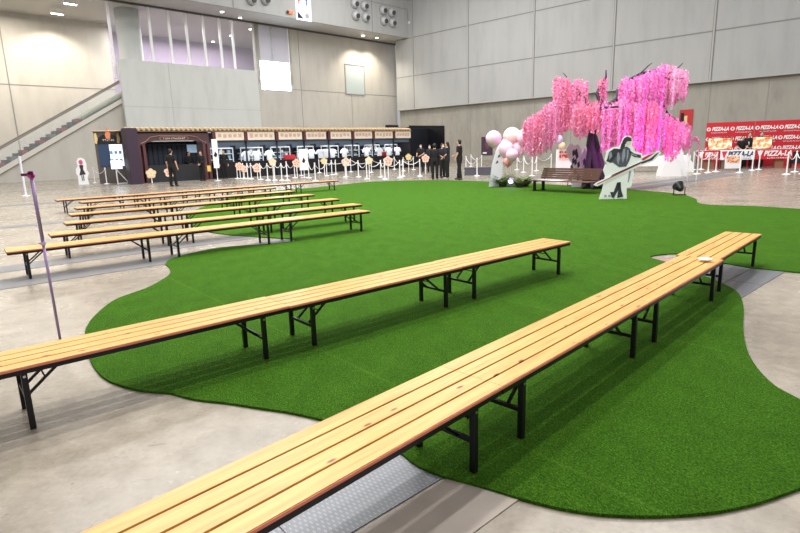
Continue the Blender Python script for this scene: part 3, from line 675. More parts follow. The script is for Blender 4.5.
p = P(435, 179.5); person(p.x, p.y, R(-15), 1.62, 'person with back turned in a long-sleeved black suit, in the standing group', sleeves='long', female=True, hair='short', arms='front')
p = P(447.5, 179); person(p.x, p.y, R(75), 1.68, 'person with long hair and navy shirt standing in the middle of the group', top=M_NAVY, female=True, hair='long', arms='front', shoes=M_GREYSHOE)
p = P(459.5, 179.8); person(p.x, p.y, R(65), 1.76, 'tall person in black with bare forearms, rightmost of the group beside the turf', arms='bent', stride=.1)
p = P(442.5, 177.5); person(p.x, p.y, R(-140), 1.63, 'person in a white face mask half hidden behind the long-haired one', top=M_NAVY, female=True, mask=True, arms='front')
p = P(421.5, 176.5); q_ = P(421.5, 172); person(q_.x, q_.y, R(150), 1.66, 'masked person in dark clothes behind the chain posts, left of the group', mask=True, arms='work')
q_ = P(430, 172.5); person(q_.x, q_.y, R(170), 1.60, 'masked person in navy partly hidden behind the suited back', top=M_NAVY, mask=True, arms='down', female=True)

# ------------------------------------------------------------------ stalls
B = Frame(-13.6, 30.0, 40)
M_RED = mat('dark_red_wood', (96, 50, 52), .55, nscale=12); M_DPUR = mat('dark_purple_panel', (56, 40, 58), .5); M_ARCH = mat('maroon_arch', (84, 58, 64), .55)
M_ROPE = mat('straw_roof', (204, 178, 140), .85, nscale=30, namt=.3); M_INT = mat('blue_grey_interior', (88, 104, 122), .6); M_DARKINT = mat('dark_blue_interior', (26, 34, 48), .6)
M_BOARD = mat('cream_sign_board', (234, 222, 204), .6, nscale=8, namt=.12); M_SHELF = mat('shelf_white', (206, 214, 220), .4)
H0 = 2.83
def bs(px, py=160, yo=0): return B.hit(px, py, yo)[0]
# -- arched booth
a0, a1 = bs(139), bs(211)
t = empty('arched_booth', B.w(a0, 0, 0), B.a, label='maroon booth with an arched header and a lettered plate', cat='booth'); W_ = a1-a0
mb = MB(); mb.prism_xz([(0, 2.0), (0, 2.62), (W_, 2.62), (W_, 2.0), (W_-.35, 2.0), (W_-.5, 2.14), (W_-.95, 2.22), (.95, 2.22), (.5, 2.14), (.35, 2.0)], 0, .12); hd = mb.build('header', M_ARCH, t)
for x in (0, .26): 
    mb = MB(); mb.box(x, -.02, 0, x+.14, .16, 2.0); mb.build('post', M_RED, t); mb = MB(); mb.box(W_-x-.14, -.02, 0, W_-x, .16, 2.0); mb.build('post', M_RED, t)
mb = MB(); mb.tube([(.2, -.03, 2.1), (.45, -.03, 2.2), (.7, -.03, 2.42), (1.2, -.03, 2.5), (W_-1.2, -.03, 2.5), (W_-.7, -.03, 2.42), (W_-.45, -.03, 2.2), (W_-.2, -.03, 2.1)], .018, 6); mb.build('arch_trim', mat('tan_trim', (176, 138, 112)), hd)
def plate_outline(cx, cz, w_, h_, n=6):
    o_ = []
    for q in range(4):
        cxx = cx+(w_/2-h_/2)*(1 if q in (0, 3) else -1)
        for i in range(n+1):
            a = (q*PI/2)+i*PI/2/n; o_.append((cxx+h_/2*math.cos(a), cz+h_/2*math.sin(a)))
    return o_
mb = MB(); mb.prism_xz(plate_outline(W_/2, 2.34, 1.56, .21), -.02, 0); mb.build('name_plate_rim', mat('tan_trim', (176, 138, 112)), hd)
pl = MB(); pl.prism_xz(plate_outline(W_/2, 2.34, 1.5, .17), -.035, -.02); pl = pl.build('name_plate', M_ARCH, hd)
glyph_row(hd, mat('pale_letter', (240, 220, 206)), W_/2, 2.34, 12, .08, .1, -.04, 2)
mb = MB(); mb.box(.4, .9, 0, W_-.4, .96, 2.2); mb.build('back_curtain', M_DARKINT, t)
mb = MB()
for i in range(12): mb.tube([(.5+i*(W_-1)/11, .87, 0), (.5+i*(W_-1)/11, .87, 2.15)], .03, 6)
mb.build('curtain_folds', mat('navy_curtain', (30, 36, 56), .8), t)
mb = MB(); mb.box(.4, .12, 0, W_-.4, .5, .92); mb.build('counter', mat('charcoal_counter', (34, 34, 38), .6), t)
mb = MB(); mb.box(.4, .5, 2.0, W_-.4, .9, 2.05); mb.build('canopy', M_DARKINT, t)
mb = MB(); mb.box(W_-1.0, .84, 1.55, W_-.45, .88, 2.0); mb.build('bright_screen', mat('pale_blue_screen', (170, 196, 220), .4, emit=.3), t)
for x in (0, W_-.05): mb = MB(); mb.box(x, .2, 0, x+.05, 2.2, 2.6); mb.build('side_wall', M_DPUR, t)
mb = MB(); mb.box(0, .1, 2.62, W_, 2.2, 2.7); mb.build('roof', M_DPUR, t)
# -- purple pillar
s0 = bs(128.5, 182, -.35); s1 = bs(141, 182, -.35)
mb = MB(); mb.box(0, 0, 0, s1-s0-.06, .8, 2.86); o = mb.build('purple_pillar', M_DPUR, loc=B.w(s0+.03, -.85, 0), rz=B.a, bevel=.01); tag(o, 'tall plain dark purple box pillar between the screen kiosk and the arched booth', 'pillar')
# -- kiosk with screens
kb = P(127.8, 182.4); kang = R(24); KF = Frame(kb.x, kb.y, 24); W_ = -KF.hit(99.5, 178)[0]; ka = kb-KF.u*W_
t = empty('screen_kiosk', (ka.x, ka.y, 0), kang, label='dark kiosk with a lit two-part screen and a small flame-shaped ornament on top', cat='kiosk'); t.scale = (1, 1, 1.1)
mb = MB(); mb.box(0, 0, 0, W_, .25, 2.55); mb.build('panel', mat('kiosk_wall', (92, 82, 78), .6), t)
mb = MB(); mb.prism_xz([(.1, 1.95)]+[(W_/2+(W_/2-.1)*math.cos(PI-a*PI/10), 1.95+.5*math.sin(a*PI/10)) for a in range(11)]+[(W_-.1, 1.95)], -.03, 0); mb.build('arch_sign', M_BLACK, t)
glyph_row(t, mat('pale_letter', (240, 220, 206)), W_/2, 2.14, 6, .08, .1, -.036, 5)
mb = MB(); mb.box(.15, -.06, .85, .15+W_*.38, 0, 1.92); mb.build('screen', mat('navy_screen', (50, 66, 92), .2, emit=.25), t)
mb = MB(); mb.box(.16+W_*.38, -.06, .85, W_-.05, 0, 1.92); sc_w = mb.build('screen', mat('white_screen', (226, 236, 250), .2, emit=1.1), t)
mb = MB()
for i in range(3):
    for j in range(2): mb.box(W_*.5+i*.22, -.07, 1.05+j*.4, W_*.5+i*.22+.14, -.061, 1.2+j*.4)
mb.build('screen_tile', mat('tile_blue', (130, 170, 215), .4), sc_w)
mb = MB(); mb.prism_xz([(W_/2-.1, 2.2), (W_/2-.14, 2.42), (W_/2-.03, 2.6), (W_/2-.04, 2.82), (W_/2+.06, 2.66), (W_/2+.14, 2.45), (W_/2+.1, 2.2)], -.08, -.04); mb.build('flame_ornament', mat('orange_ornament', (226, 138, 96), .6), t)
mb = MB()
for i in range(14): mb.ball((i*W_/13, -.02, 2.58), .06, .12, .05, 8, 5)
mb.build('roof_trim', M_ROPE, t, True)
for s_ in (.08, W_-.2):
    mb = MB(); mb.prism_xz([(s_-.07, 2.0), (s_-.05, 2.45), (s_+.05, 2.5), (s_+.1, 2.2), (s_+.03, 1.95)], -.07, -.035); mb.build('tassel', mat('pale_gold', (226, 196, 140)), t)
# -- long stall row
r0, r1 = bs(211.5), bs(411); W_ = r1-r0
t = empty('stall_row', B.w(r0, 0, 0), B.a, label='long row of merchandise stalls with cream sign boards and a straw-trimmed roof', cat='stall')
px_b = [(214, 244), (246, 274.5), (277, 302), (304.5, 326), (329, 351), (353, 372), (373.5, 392.5), (394, 410.5)]
for i, (x0, x1) in enumerate(px_b):
    q0, q1 = bs(x0, 135)-r0, bs(x1, 135)-r0
    mb = MB(); mb.box(q0+.05, -.08, 2.2, q1-.05, .0, 2.68); sb = mb.build('sign_board', M_BOARD, t)
    mb = MB(); rr = random.Random(i)
    for j in range(5): xx = q0+.3+(q1-q0-.6)*j/4; mb.box(xx-.1, -.087, 2.33+rr.random()*.06, xx+.1, -.081, 2.52+rr.random()*.06)
    mb.build('faded_print', mat('faded_print', (212, 178, 160), .7), sb)
    mb = MB(); mb.box(q0-.14, -.12, 2.15, q0+.04, .06, 2.74); mb.build('pillar', M_RED, t)
    mb = MB(); mb.box(q0-.08, .0, 0, q0-.0, .08, 2.15); mb.build('pillar', M_DARKINT, t)
    mb = MB(); mb.box(q0+.12, 1.9, 1.72, q1-.12, 1.98, 2.1); mb.build('light_panel', M_INT, t)
    # shelf rack
    mb = MB()
    for x in (q0+.2, (q0+q1)/2, q1-.2): mb.box(x-.025, 1.35, .9, x+.025, 1.4, 1.78)
    for z in (1.05, 1.4): mb.box(q0+.2, 1.5, z, q1-.2, 1.85, z+.05)
    mb.box(q0+.2, 1.35, 1.72, q1-.2, 1.45, 1.8)
    mb.build('shelf_rack', M_SHELF, t)
mb = MB(); mb.box(0, 2.0, 0, W_, 2.08, 2.7); mb.build('back_wall', M_DARKINT, t)
mb = MB(); mb.box(.1, .04, 2.12, W_, .1, 2.2); mb.build('head_beam', M_INT, t)
mb = MB(); mb.box(.1, .1, 1.9, W_-.05, .14, 2.2); mb.build('valance', M_INT, t)
mb = MB(); mb.box(.15, .25, 0, W_-.2, .95, .95); mb.build('counter', M_BLACK, t)
xl = bs(128)-r0
mb = MB(); mb.box(xl, -.15, 2.74, W_, 2.2, 2.8); mb.build('roof', mat('roof_dark', (70, 56, 50)), t)
mb = MB(); n_ = int((W_-xl)/.26)
for i in range(n_): mb.tube([(xl+.13+i*.26, -.25, 2.81), (xl+.13+i*.26, .3, 2.9)], .075, 8)
mb.tube([(xl, -.1, 2.75), (W_, -.1, 2.75)], .05, 8)
mb.build('straw_trim', M_ROPE, t)
mb = MB(); mb.box(W_-.05, 0, 0, W_, 2.0, 2.7); mb.build('end_wall', M_BLACK, t)
# goods
for k in range(6): area(B.w(r0+(r1-r0)*(k+.5)/6, .3, 2.05), 1.6, .2, 30, (R(25), 0, B.a))  # fill lights added under the stall roof to brighten shirts and shelves
def tshirt(name, label, x, y, z, rz, m, grp, s=1.0):
    mb = MB(); prof = [(-.19, 0), (-.2, .4), (-.3, .26), (-.38, .34), (-.24, .58), (-.08, .64), (0, .6), (.08, .64), (.24, .58), (.38, .34), (.3, .26), (.2, .4), (.19, 0)]
    mb.prism_xz([(a*s, b*s) for a, b in prof], -.06, .06); b_ = mb.build(name, m, loc=(x, y, z), rz=rz, bevel=.03); tag(b_, label, 'shirt', grp); return b_
pxs = [247, 257, 270, 312, 321, 326, 333, 345, 367, 380, 389, 398]
nei = ['left end, first from the dark-clothed clerk', 'second from the left end', 'third from the left end', 'fourth, just right of the white notice stand', 'fifth, right of the notice stand', 'sixth of the row', 'seventh of the row', 'eighth, wide and alone', 'ninth of the row', 'tenth, left of the red box', 'eleventh, right of the red box', 'last at the right end of the counter']
for i, px in enumerate(pxs):
    a = bs(px, 158, .45); q = B.w(a, .5, .95); tshirt('display_shirt', 'white shirt shown on the stall counter, '+nei[i], q.x, q.y, .952, B.a, mat('shirt_white', (226, 232, 240), .8), 'white shirts along the stall counter', .95)
for i, (px, c_) in enumerate(((291, (176, 34, 44)), (384.5, (190, 44, 50)))):
    a = bs(px, 158, .6); q = B.w(a, .8, 0); mb = MB(); mb.box(-.4, -.1, 0, .4, .1, .3); o = mb.build('red_box', mat('red_goods_%d' % i, c_, .6), loc=(q.x, q.y, .951), rz=B.a, bevel=.01)
    tag(o, ['red merchandise box on the counter beside the white notice stand', 'red merchandise box on the counter between the tenth and eleventh shirts'][i], 'box')
M_GOOD = [mat('good_white', (220, 226, 232), .6), mat('good_grey', (110, 116, 126), .6), mat('good_black', (36, 36, 42), .6), mat('good_blue', (130, 160, 190), .6)]
rr = random.Random(3)
for i, (x0, x1) in enumerate(px_b):
    q0, q1 = bs(x0, 135)-r0, bs(x1, 135)-r0
    for z, tier in ((1.10, 'lower'), (1.45, 'upper')):
        for j in range(5):
            xx = q0+.35+(q1-q0-.7)*j/4; hh = rr.uniform(.12, .3); ww = rr.uniform(.1, .22)
            q = B.w(r0+xx, 1.67, z+.001); mb = MB(); mb.box(-ww/2, -.08, 0, ww/2, .08, hh); o = mb.build('goods_box', rr.choice(M_GOOD), loc=q, rz=B.a)
            tag(o, 'small goods box, %s, %s shelf of the %s stall from left' % (['leftmost', 'second', 'middle', 'fourth', 'rightmost'][j], tier, ['first', 'second', 'third', 'fourth', 'fifth', 'sixth', 'seventh', 'eighth'][i]), 'box', 'goods on the %s shelf of the %s stall' % (tier, ['first', 'second', 'third', 'fourth', 'fifth', 'sixth', 'seventh', 'eighth'][i]))
# black booth at the end
k0 = r1+.12; k1 = bs(445, 165, .2)
t = empty('black_booth', B.w(k0, .2, 0), B.a, label='plain black partition booth at the right end of the stall row', cat='booth'); W_ = k1-k0
mb = MB(); mb.box(0, 1.9, 0, W_, 2.0, 3.1); mb.build('back_panel', mat('black_panel', (22, 26, 34), .5), t); mb = MB(); mb.box(W_-.06, 0, 0, W_, 1.9, 3.1); mb.build('side_panel', M_BLACK, t)
mb = MB(); mb.box(0, .0, 2.9, W_-.07, .08, 3.12); mb.build('top_beam', M_BLACK, t)
mb = MB(); mb.box(.2, .5, 0, W_-.5, 1.0, .8); mb.build('counter', M_BLACK, t)
# booth staff
a = bs(223, 160, -.3); q = B.w(a, -.45); person(q.x, q.y, R(170), 1.66, 'person in black at the left end of the stall counter by the narrow notice board', sleeves='long')
a = bs(189, 155, .66); q = B.w(a, .7); person(q.x, q.y, R(-140), 1.6, 'person in dark clothes behind the counter inside the arched booth', sleeves='long', arms='front')

# white notice stands
def notice(px, py, x0, x1, y0, y1, label):
    p = P(px, py); f_ = Frame(p.x, p.y, 25); a, zt = f_.hit((x0+x1)/2, y0); a0, _ = f_.hit(x0, (y0+y1)/2); a1, zb = f_.hit(x1, y1)
    t = empty('notice_stand', (p.x, p.y, 0), f_.a, label=label, cat='sign stand', group=None)
    mb = MB(); mb.box(a0, -.03, zb, a1, 0, zt); b_ = mb.build('board', M_WHITE, t); mb = MB(); mb.prism_xz([((a0+a1)/2-.1, (zb+zt)/2-.12), ((a0+a1)/2, (zb+zt)/2+.12), ((a0+a1)/2+.1, (zb+zt)/2-.05), ((a0+a1)/2+.02, (zb+zt)/2-.2)], -.036, -.031); mb.build('emblem', M_BLACK, b_)
    mb = MB(); mb.tube([((a0+a1)/2, .02, .02), ((a0+a1)/2, .02, zt-.1)], .02, 8); mb.build('pole', M_WHITE, t); mb = MB(); mb.lathe(((a0+a1)/2, .02, 0), [(.2, 0), (.2, .02), (.05, .03)], 14); mb.build('base', M_WHITE, t)
notice(217, 181, 212.5, 219.5, 139, 168, 'tall narrow white notice board on a stand beside the arched booth')
notice(304, 177.5, 299, 308.5, 149, 170, 'white notice board with a small black emblem on a stand amid the chain posts')
# easel by the kiosk
p = P(118, 184); t = empty('white_easel', (p.x, p.y, 0), R(35), label='white easel frame holding a small white panel in front of the screen kiosk', cat='easel')
mb = MB(); mb.tube([(0, 0, 0), (0, 0, 1.25)], .03, 8); mb.build('post', M_WHITE, t); mb = MB(); mb.tube([(.03, 0, .75), (.55, 0, .02)], .022, 8); mb.tube([(0, 0, .03), (.6, 0, .03)], .022, 8); mb.build('brace', M_WHITE, t)
mb = MB(); mb.box(-.22, -.04, .8, .32, -.0, 1.25); mb.build('panel', mat('white_screen', (226, 236, 250)), t)

# ------------------------------------------------------------------ posts and chains
post_mesh = None
def make_post():
    t = empty('barrier_post', (0, 0, 0), cat='barrier post')
    mb = MB(); mb.tube([(0, 0, .03), (0, 0, .84)], .026, 10); mb.build('pole', M_WHITE, t)
    mb = MB(); mb.lathe((0, 0, 0), [(.16, 0), (.165, .012), (.1, .035), (.03, .05)], 16); mb.build('base', M_WHITE, t, True)
    mb = MB(); mb.ball((0, 0, .86), .036, .036, .03); mb.build('cap', M_WHITE, t, True)
    return t
pp = make_post(); pu = [False]
def post(px, py, label, group):
    o = pp if not pu[0] else copy_tree(pp); pu[0] = True; q = P(px, py); o.location = (q.x, q.y, 0.001); o['label'] = label; o['group'] = group; return q
def chain(a, b, label, group):
    mb = MB(); n = 14; L_ = (b-a).length; sag = min(.3, .12+.06*L_); pts = []
    u_ = (b-a).normalized()
    for i in range(n+1):
        t_ = i/n; q = (a+u_*.04).lerp(b-u_*.04, t_); pts.append(Vector((q.x-a.x, q.y-a.y, .80-sag*4*t_*(1-t_))))
    rs = [.019 if i % 2 else .014 for i in range(n+1)]
    mb.tube(pts, rs, 6); o = mb.build('barrier_chain', M_WHITE, loc=(a.x, a.y, 0)); tag(o, label, 'chain', group)
ordi = ['first', 'second', 'third', 'fourth', 'fifth', 'sixth', 'seventh', 'eighth', 'ninth', 'tenth', 'eleventh', 'twelfth', 'thirteenth', 'fourteenth', 'fifteenth', 'sixteenth']
lines = [
 ('by the screen kiosk', [(95, 183.2), (107, 184)]),
 ('front queue line left of the notice stand', [(237.6, 178.8), (243.7, 178.8), (248, 179), (251.6, 179.2), (260.7, 179.7), (268, 180.4), (275, 180.4), (282, 180.4), (287.5, 180.6)]),
 ('queue around the white notice stand', [(287, 176.4), (295, 178), (301.5, 176), (309, 178), (315.5, 181), (327, 176), (332, 175), (336, 174.4)]),
 ('front queue line right of the notice stand', [(345.6, 177.2), (358.6, 177), (367, 179.2), (381, 177.4), (385, 179.4), (400, 177.8), (403, 176.4), (420, 176.4)]),
 ('back queue line nearest the counters', [(319.5, 173), (351, 172), (371.6, 172.5), (394.5, 169.4), (403.5, 171.2), (413.6, 169.8)]),
 ('right of the standing group', [(466, 171), (477, 176), (481.6, 168.5), (471, 166.5)]),
 ('behind the balloons and park bench', [(517, 170), (523.5, 172.5), (532, 176), (536.5, 171), (551, 169)]),
 ('left end of the red food stall', [(697, 174.2), (708, 172.8), (715.7, 171.8)]),
 ('behind the left red counter posts', [(693, 169.8), (701, 169.6)]),
 ('middle of the red food stall', [(739.6, 172.8), (752, 170.6), (758.6, 169.8)]),
 ('right edge before the red food stall', [(786.4, 174.6), (794.8, 172.2), (803, 174)]),
]
for nm, pl_ in lines:
    prev = None
    for i, (px, py) in enumerate(pl_):
        q = post(px, py, 'white chain post, %s from left, %s' % (ordi[i], nm), 'chain posts '+nm)
        if prev is not None and 'middle of the red' not in nm and (q-prev).length < 9:
            chain(prev, q, 'white chain after %s post from left, %s' % (ordi[i-1], nm), 'chains '+nm)
        prev = q
# flower placards on the posts
def flower(px, py, yo, r, col, label, dy=None):
    r *= .78
    q = P(px, yo); pos = at_depth(px, py, q.y-.06); t = empty('flower_placard', pos, R(15), label=label, cat='placard')
    o_ = []
    for i in range(40):
        a = 2*PI*i/40; rr_ = r*(.78+.24*abs(math.cos(2.5*a))); o_.append((rr_*math.sin(a), rr_*math.cos(a)))
    mb = MB(); mb.prism_xz(o_, -.015, .015); mb.build('board', mat('placard_'+col[0], col[1], .6), t)
    mb = MB()
    for i in range(5): a = 2*PI*i/5; mb.ball((r*.42*math.sin(a), -.017, r*.42*math.cos(a)), r*.17, .006, r*.17, 8, 6)
    mb.build('petal_print', mat('petal_'+col[0], col[2], .6), t)
    mb = MB(); mb.box(-.02, .015, -pos.z+.003, .02, .035, -r*.5); mb.build('stake', M_WHITE, t)
CR = ('cream', (240, 212, 172), (250, 232, 200)); PK = ('pink', (240, 206, 186), (226, 140, 116)); YE = ('yellow', (232, 208, 150), (250, 226, 160))
for px, py, yo, r, c_, lab in [(151, 173.5, 183.5, .34, CR, 'cream flower placard at the left foot of the arched booth'), (169.5, 172, 183.5, .34, PK, 'cream and red flower placard behind the person seen from behind'),
    (239.5, 166.5, 179, .3, PK, 'pink flower placard at the left end of the queue line'), (244, 169, 178.6, .26, PK, 'small pink flower placard partly behind the leftmost one'), (257, 168, 179, .33, PK, 'pink flower placard, second cluster from the left in the queue line'), (272.5, 162, 179.5, .27, CR, 'cream flower placard above the post between two pink ones'),
    (296.5, 163, 178, .3, PK, 'pink flower placard just left of the white notice stand'), (324, 161, 175.5, .26, YE, 'yellow flower placard right of the white notice stand'), (346, 162, 177, .32, PK, 'large pink and red flower placard before the middle stalls'),
    (369, 160.5, 178, .26, CR, 'cream flower placard between the two large pink ones'), (388, 161, 178, .32, PK, 'large pink and red flower placard before the right-hand stalls'), (408.5, 157, 172, .26, YE, 'yellow flower placard before the black booth'), (425.5, 158.5, 173.5, .3, PK, 'orange-pink flower placard beside the masked person')]:
    flower(px, py, yo, r, c_, lab)
# items in hands
p = P(203.5, 181)
q = at_depth(209, 168.5, p.y-.25); mb = MB(); mb.box(-.09, -.015, -.16, .09, .015, .16); o = mb.build('yellow_folder', mat('yellow_folder', (226, 196, 90), .6), loc=q, rz=R(20)); tag(o, 'yellow folder held by the person in the long dark jacket', 'folder')
q = P(480, 176); 
t = empty('grey_crate', P(478, 175.5)+Vector((0.0, .6, 0)), R(-10), label='low dark grey crate on the floor behind the chain posts right of the group', cat='crate')
mb = MB(); mb.box(-.6, -.25, 0, .75, .25, .36); mb.build('body', mat('crate_grey', (84, 82, 92), .6), t, bevel=.01); mb = MB(); mb.box(-.62, -.27, .361, .77, .27, .4); mb.build('lid', mat('crate_lid', (104, 102, 112), .6), t)

# character standee at the far left (plain generic figure)
def stand_cut(name, outline_, px, py, rz, label, m=M_WHITE, th=.02):
    p = P(px, py); t = empty(name, (p.x, p.y, 0), rz, label=label, cat='standee')
    mb = MB(); mb.prism_xz(outline_, -th/2, th/2); mb.build('board', m, t)
    mb = MB(); mb.prism_xz([(-.015, 0), (.015, 0), (.015, .6), (-.015, .6)], th/2, th/2+.02)
    mb.add([(0, th/2, .6), (.02, th/2, .6), (.02, .42, 0), (0, .42, 0), (0, th/2, 0), (.02, th/2, 0)], [(0, 1, 2, 3), (0, 3, 4), (1, 5, 2), (3, 2, 5, 4), (0, 4, 5, 1)]); mb.build('rear_strut', m, t)
    return t
t = stand_cut('character_standee', [(-.25, 0), (-.22, .45), (-.3, .6), (-.28, .85), (-.17, 1.0), (-.2, 1.25), (-.1, 1.42), (.05, 1.45), (.2, 1.35), (.26, 1.1), (.24, .8), (.32, .6), (.22, .35), (.26, 0)], 84, 184.5, R(20), 'white character standee with a pink-haired figure, left of the screen kiosk')
mb = MB(); mb.ball((0, -.018, 1.2), .1, .008, .13); mb.build('printed_hair', mat('pink_print', (220, 90, 130), .6), t)
mb = MB(); mb.prism_xz([(-.1, 1.05), (.1, 1.05), (.07, .8), (.17, .55), (-.15, .5), (-.06, .8)], -.024, -.012); mb.box(-.06, -.02, .2, -.02, -.012, .5); mb.box(.02, -.02, .2, .06, -.012, .5); mb.build('printed_dress', mat('dark_print', (60, 50, 60), .6), t)

# ------------------------------------------------------------------ wisteria tree
TY = 17.8; tb = P(594, 189); TY = tb.y
tree = empty('blossom_tree', (tb.x, tb.y, .0), 0, label='artificial weeping tree with hanging pink blossom strands and a dark twisted trunk', cat='tree')
def tl(px, py, dy=0): return at_depth(px, py, TY+dy)-Vector((tb.x, tb.y, 0))
M_TRUNK = mat('dark_purple_bark', (58, 42, 64), .7, nscale=20, namt=.4, bump=.6)
mb = MB()
mb.tube([Vector((0, 0, 0)), tl(597, 175), tl(594, 160), tl(591, 145), tl(592, 133), tl(596, 120), tl(603, 108)], [.22, .16, .14, .15, .12, .1, .08], 12)
mb.tube([tl(600, 188, -.1), tl(601, 165, .1), tl(597, 148), tl(594, 135)], [.2, .12, .1, .1], 10)
mb.tube([tl(586, 188, .1), tl(588, 165, -.1), tl(590, 148), tl(593, 138)], [.16, .1, .09, .08], 10)
for k in range(6): a = k*1.05; mb.tube([Vector((0, 0, .35)), Vector((.3*math.cos(a), .3*math.sin(a), .12)), Vector((.42*math.cos(a), .42*math.sin(a), .03))], [.12, .07, .02], 8)
mb.build('trunk', M_TRUNK, tree, True)
def branch(pts, r0, r1): 
    mb = MB(); n = len(pts); mb.tube(pts, [r0+(r1-r0)*i/(n-1) for i in range(n)], 8); mb.build('branch', M_TRUNK, tree, True)
branch([tl(596, 120), tl(590, 108), tl(582, 96, .2), tl(575, 88, .3), tl(565, 82, .4), tl(556, 80, .3)], .1, .03)
branch([tl(603, 108), tl(600, 100, .1), tl(597, 94, .1), tl(601, 85, .2), tl(606, 77, .2), tl(606, 70, .2)], .09, .02)
branch([tl(603, 108), tl(611, 104, .1), tl(618, 98, .2), tl(618, 90, .3), tl(625, 82, .3), tl(640, 74, .4), tl(655, 70, .4), tl(668, 74, .3), tl(678, 68, .2)], .09, .015)
branch([tl(655, 70, .4), tl(660, 76, .2), tl(672, 80, .1), tl(684, 78, .1)], .04, .015)
branch([tl(618, 98, .2), tl(640, 94, .2), tl(660, 100, .2), tl(668, 114, .1), tl(678, 122, .1)], .06, .02)
branch([tl(590, 110), tl(575, 108, .2), tl(560, 108, .2), tl(545, 114, .0), tl(530, 120, -.2)], .05, .015)
branch([tl(603, 110), tl(600, 108, -.6), tl(612, 107, -.9), tl(628, 106, -1.1)], .05, .02)
branch([tl(672, 72, .3), tl(680, 66, .3), tl(683, 63, .3)], .02, .01)
branch([tl(640, 74, .4), tl(648, 66, .3), tl(652, 63, .3)], .025, .01)
branch([tl(570, 84, .35), tl(566, 76, .3), tl(563, 73, .3)], .02, .01)
M_BL = [mat('blossom_pink', (252, 158, 202), .7, nscale=9, namt=.18), mat('blossom_coral', (250, 134, 172), .7, nscale=9, namt=.18), mat('blossom_orchid', (244, 134, 214), .7, nscale=9, namt=.15), mat('blossom_pale', (252, 206, 224), .7, nscale=9, namt=.1)]
rt = random.Random(11)
def strand(parent_mb, top, length, rad, mi):
    mb = parent_mb; n = max(4, int(length/.030)); ph = rt.random()*6
    mb.cur = mi; mb.tube([top, top-Vector((0, 0, length))], rad*.16, 5)
    for i in range(n):
        f = i/n; r_ = rad*(.85+.25*math.sin(f*length*9+ph))*(1-.6*max(0, f-.85)/.15)
        for j in range(3):
            a = rt.random()*2*PI; rr_ = r_*rt.random()**.5
            c = top+Vector((rr_*math.cos(a)+.012*math.sin(f*4+ph), rr_*math.sin(a), -length*f+rt.uniform(-.02, .02)))
            s_ = rt.uniform(.017, .033)
            ax = Vector((math.cos(a)+rt.uniform(-.5, .5), math.sin(a)+rt.uniform(-.5, .5), rt.uniform(-.3, .7))).normalized(); u_ = ax.orthogonal().normalized(); v_ = ax.cross(u_)
            vs = [c]; m_ = 4
            for q in range(m_*2):
                an = PI*q/m_; ra = s_*(1.0 if q % 2 == 0 else .55); vs.append(c+(u_*math.cos(an)+v_*math.sin(an))*ra+ax*(s_*.35 if q % 2 == 0 else s_*.1))
            mb.cur = mi if rt.random() > .10 else 3
            mb.add(vs, [(0, q+1, (q+1) % (m_*2)+1) for q in range(m_*2)])
segs = [ # px range, top range, bottom range, depth range, material weights, count
 (523, 545, lambda f: 124-14*f, lambda f: 148+9*math.sin(f*3), (-.9, .5), (0, 0, 1), 17),
 (544, 557, lambda f: 108-6*f, lambda f: 150-6*f, (-.9, .5), (0, 0, 2), 10),
 (554, 588, lambda f: 79+4*f, lambda f: 132+4*math.sin(f*9), (-.5, .9), (0, 0, 1), 24),
 (574, 602, lambda f: 106-2*f, lambda f: 132+3*math.sin(f*7), (-1.2, -.3), (1, 1, 0), 16),
 (598, 607, lambda f: 84-9*f, lambda f: 104, (-.1, .6), (0, 1, 0), 6),
 (603, 626, lambda f: 104+2*math.sin(f*5), lambda f: 150+4*math.sin(f*8), (-1.3, .2), (2, 0, 2), 20),
 (624, 665, lambda f: 84-17*f, lambda f: 150+5*math.sin(f*11), (-1.0, .9), (2, 2, 0), 40),
 (626, 662, lambda f: 104, lambda f: 152+4*math.sin(f*13), (-1.3, -.6), (2, 1, 0), 16),
 (662, 688, lambda f: 66+7*f, lambda f: 104+6*math.sin(f*6), (-.1, 1.0), (0, 3, 0), 22),
 (664, 691, lambda f: 114+14*f, lambda f: 152+6*math.sin(f*5), (-.9, .3), (0, 2, 1), 18),
 (619, 628, lambda f: 86-8*f, lambda f: 130, (-.3, .5), (0, 0, 2), 7),
]
allst = []
for (x0, x1, ft, fb_, dr, mw, cnt) in segs:
    cnt = int(cnt*2.6)
    for k in range(cnt):
        f = (k+rt.random())/cnt; px = x0+(x1-x0)*f; dy = rt.uniform(*dr)
        yt = ft(f)+rt.uniform(-3, 4); yb = fb_(f)+rt.uniform(-9, 5)
        a = tl(px, yt, dy); b = tl(px, yb, dy); allst.append((dy, Vector((a.x, a.y, a.z)), max(.3, a.z-b.z), rt.choice(mw)))
allst.sort(key=lambda q: q[0]); rest = MB()
for i, (dy, top, ln, mi) in enumerate(allst):
    if i < 98:
        m_ = MB(); strand(m_, top, ln, .058, mi); m_.build('blossom_strand', M_BL, tree)
    else: strand(rest, top, ln, .058, mi)
o = rest.build('blossom_strand_mass', M_BL, tree); o['kind'] = 'stuff'
# small garland right of the tree
q = at_depth(694.5, 146, TY+2); mb = MB(); 
for i in range(40):
    a = PI*i/39; c = Vector((.16*math.cos(a), 0, .3*math.sin(a))); strand(mb, c, .12, .03, 0)
strand(mb, Vector((-.16, 0, 0)), .35, .04, 0); strand(mb, Vector((.16, 0, 0)), .3, .04, 1)
t = empty('garland_arch', (q.x, q.y, 0), label='small arched pink blossom garland on a stand right of the tree', cat='garland')
g = mb.build('blossoms', M_BL, t, loc=(0, 0, q.z)); mb = MB(); mb.tube([(-.16, 0, 0.01), (-.16, 0, q.z)], .012, 6); mb.tube([(.16, 0, 0.01), (.16, 0, q.z)], .012, 6); mb.build('frame', M_WHITE, t)
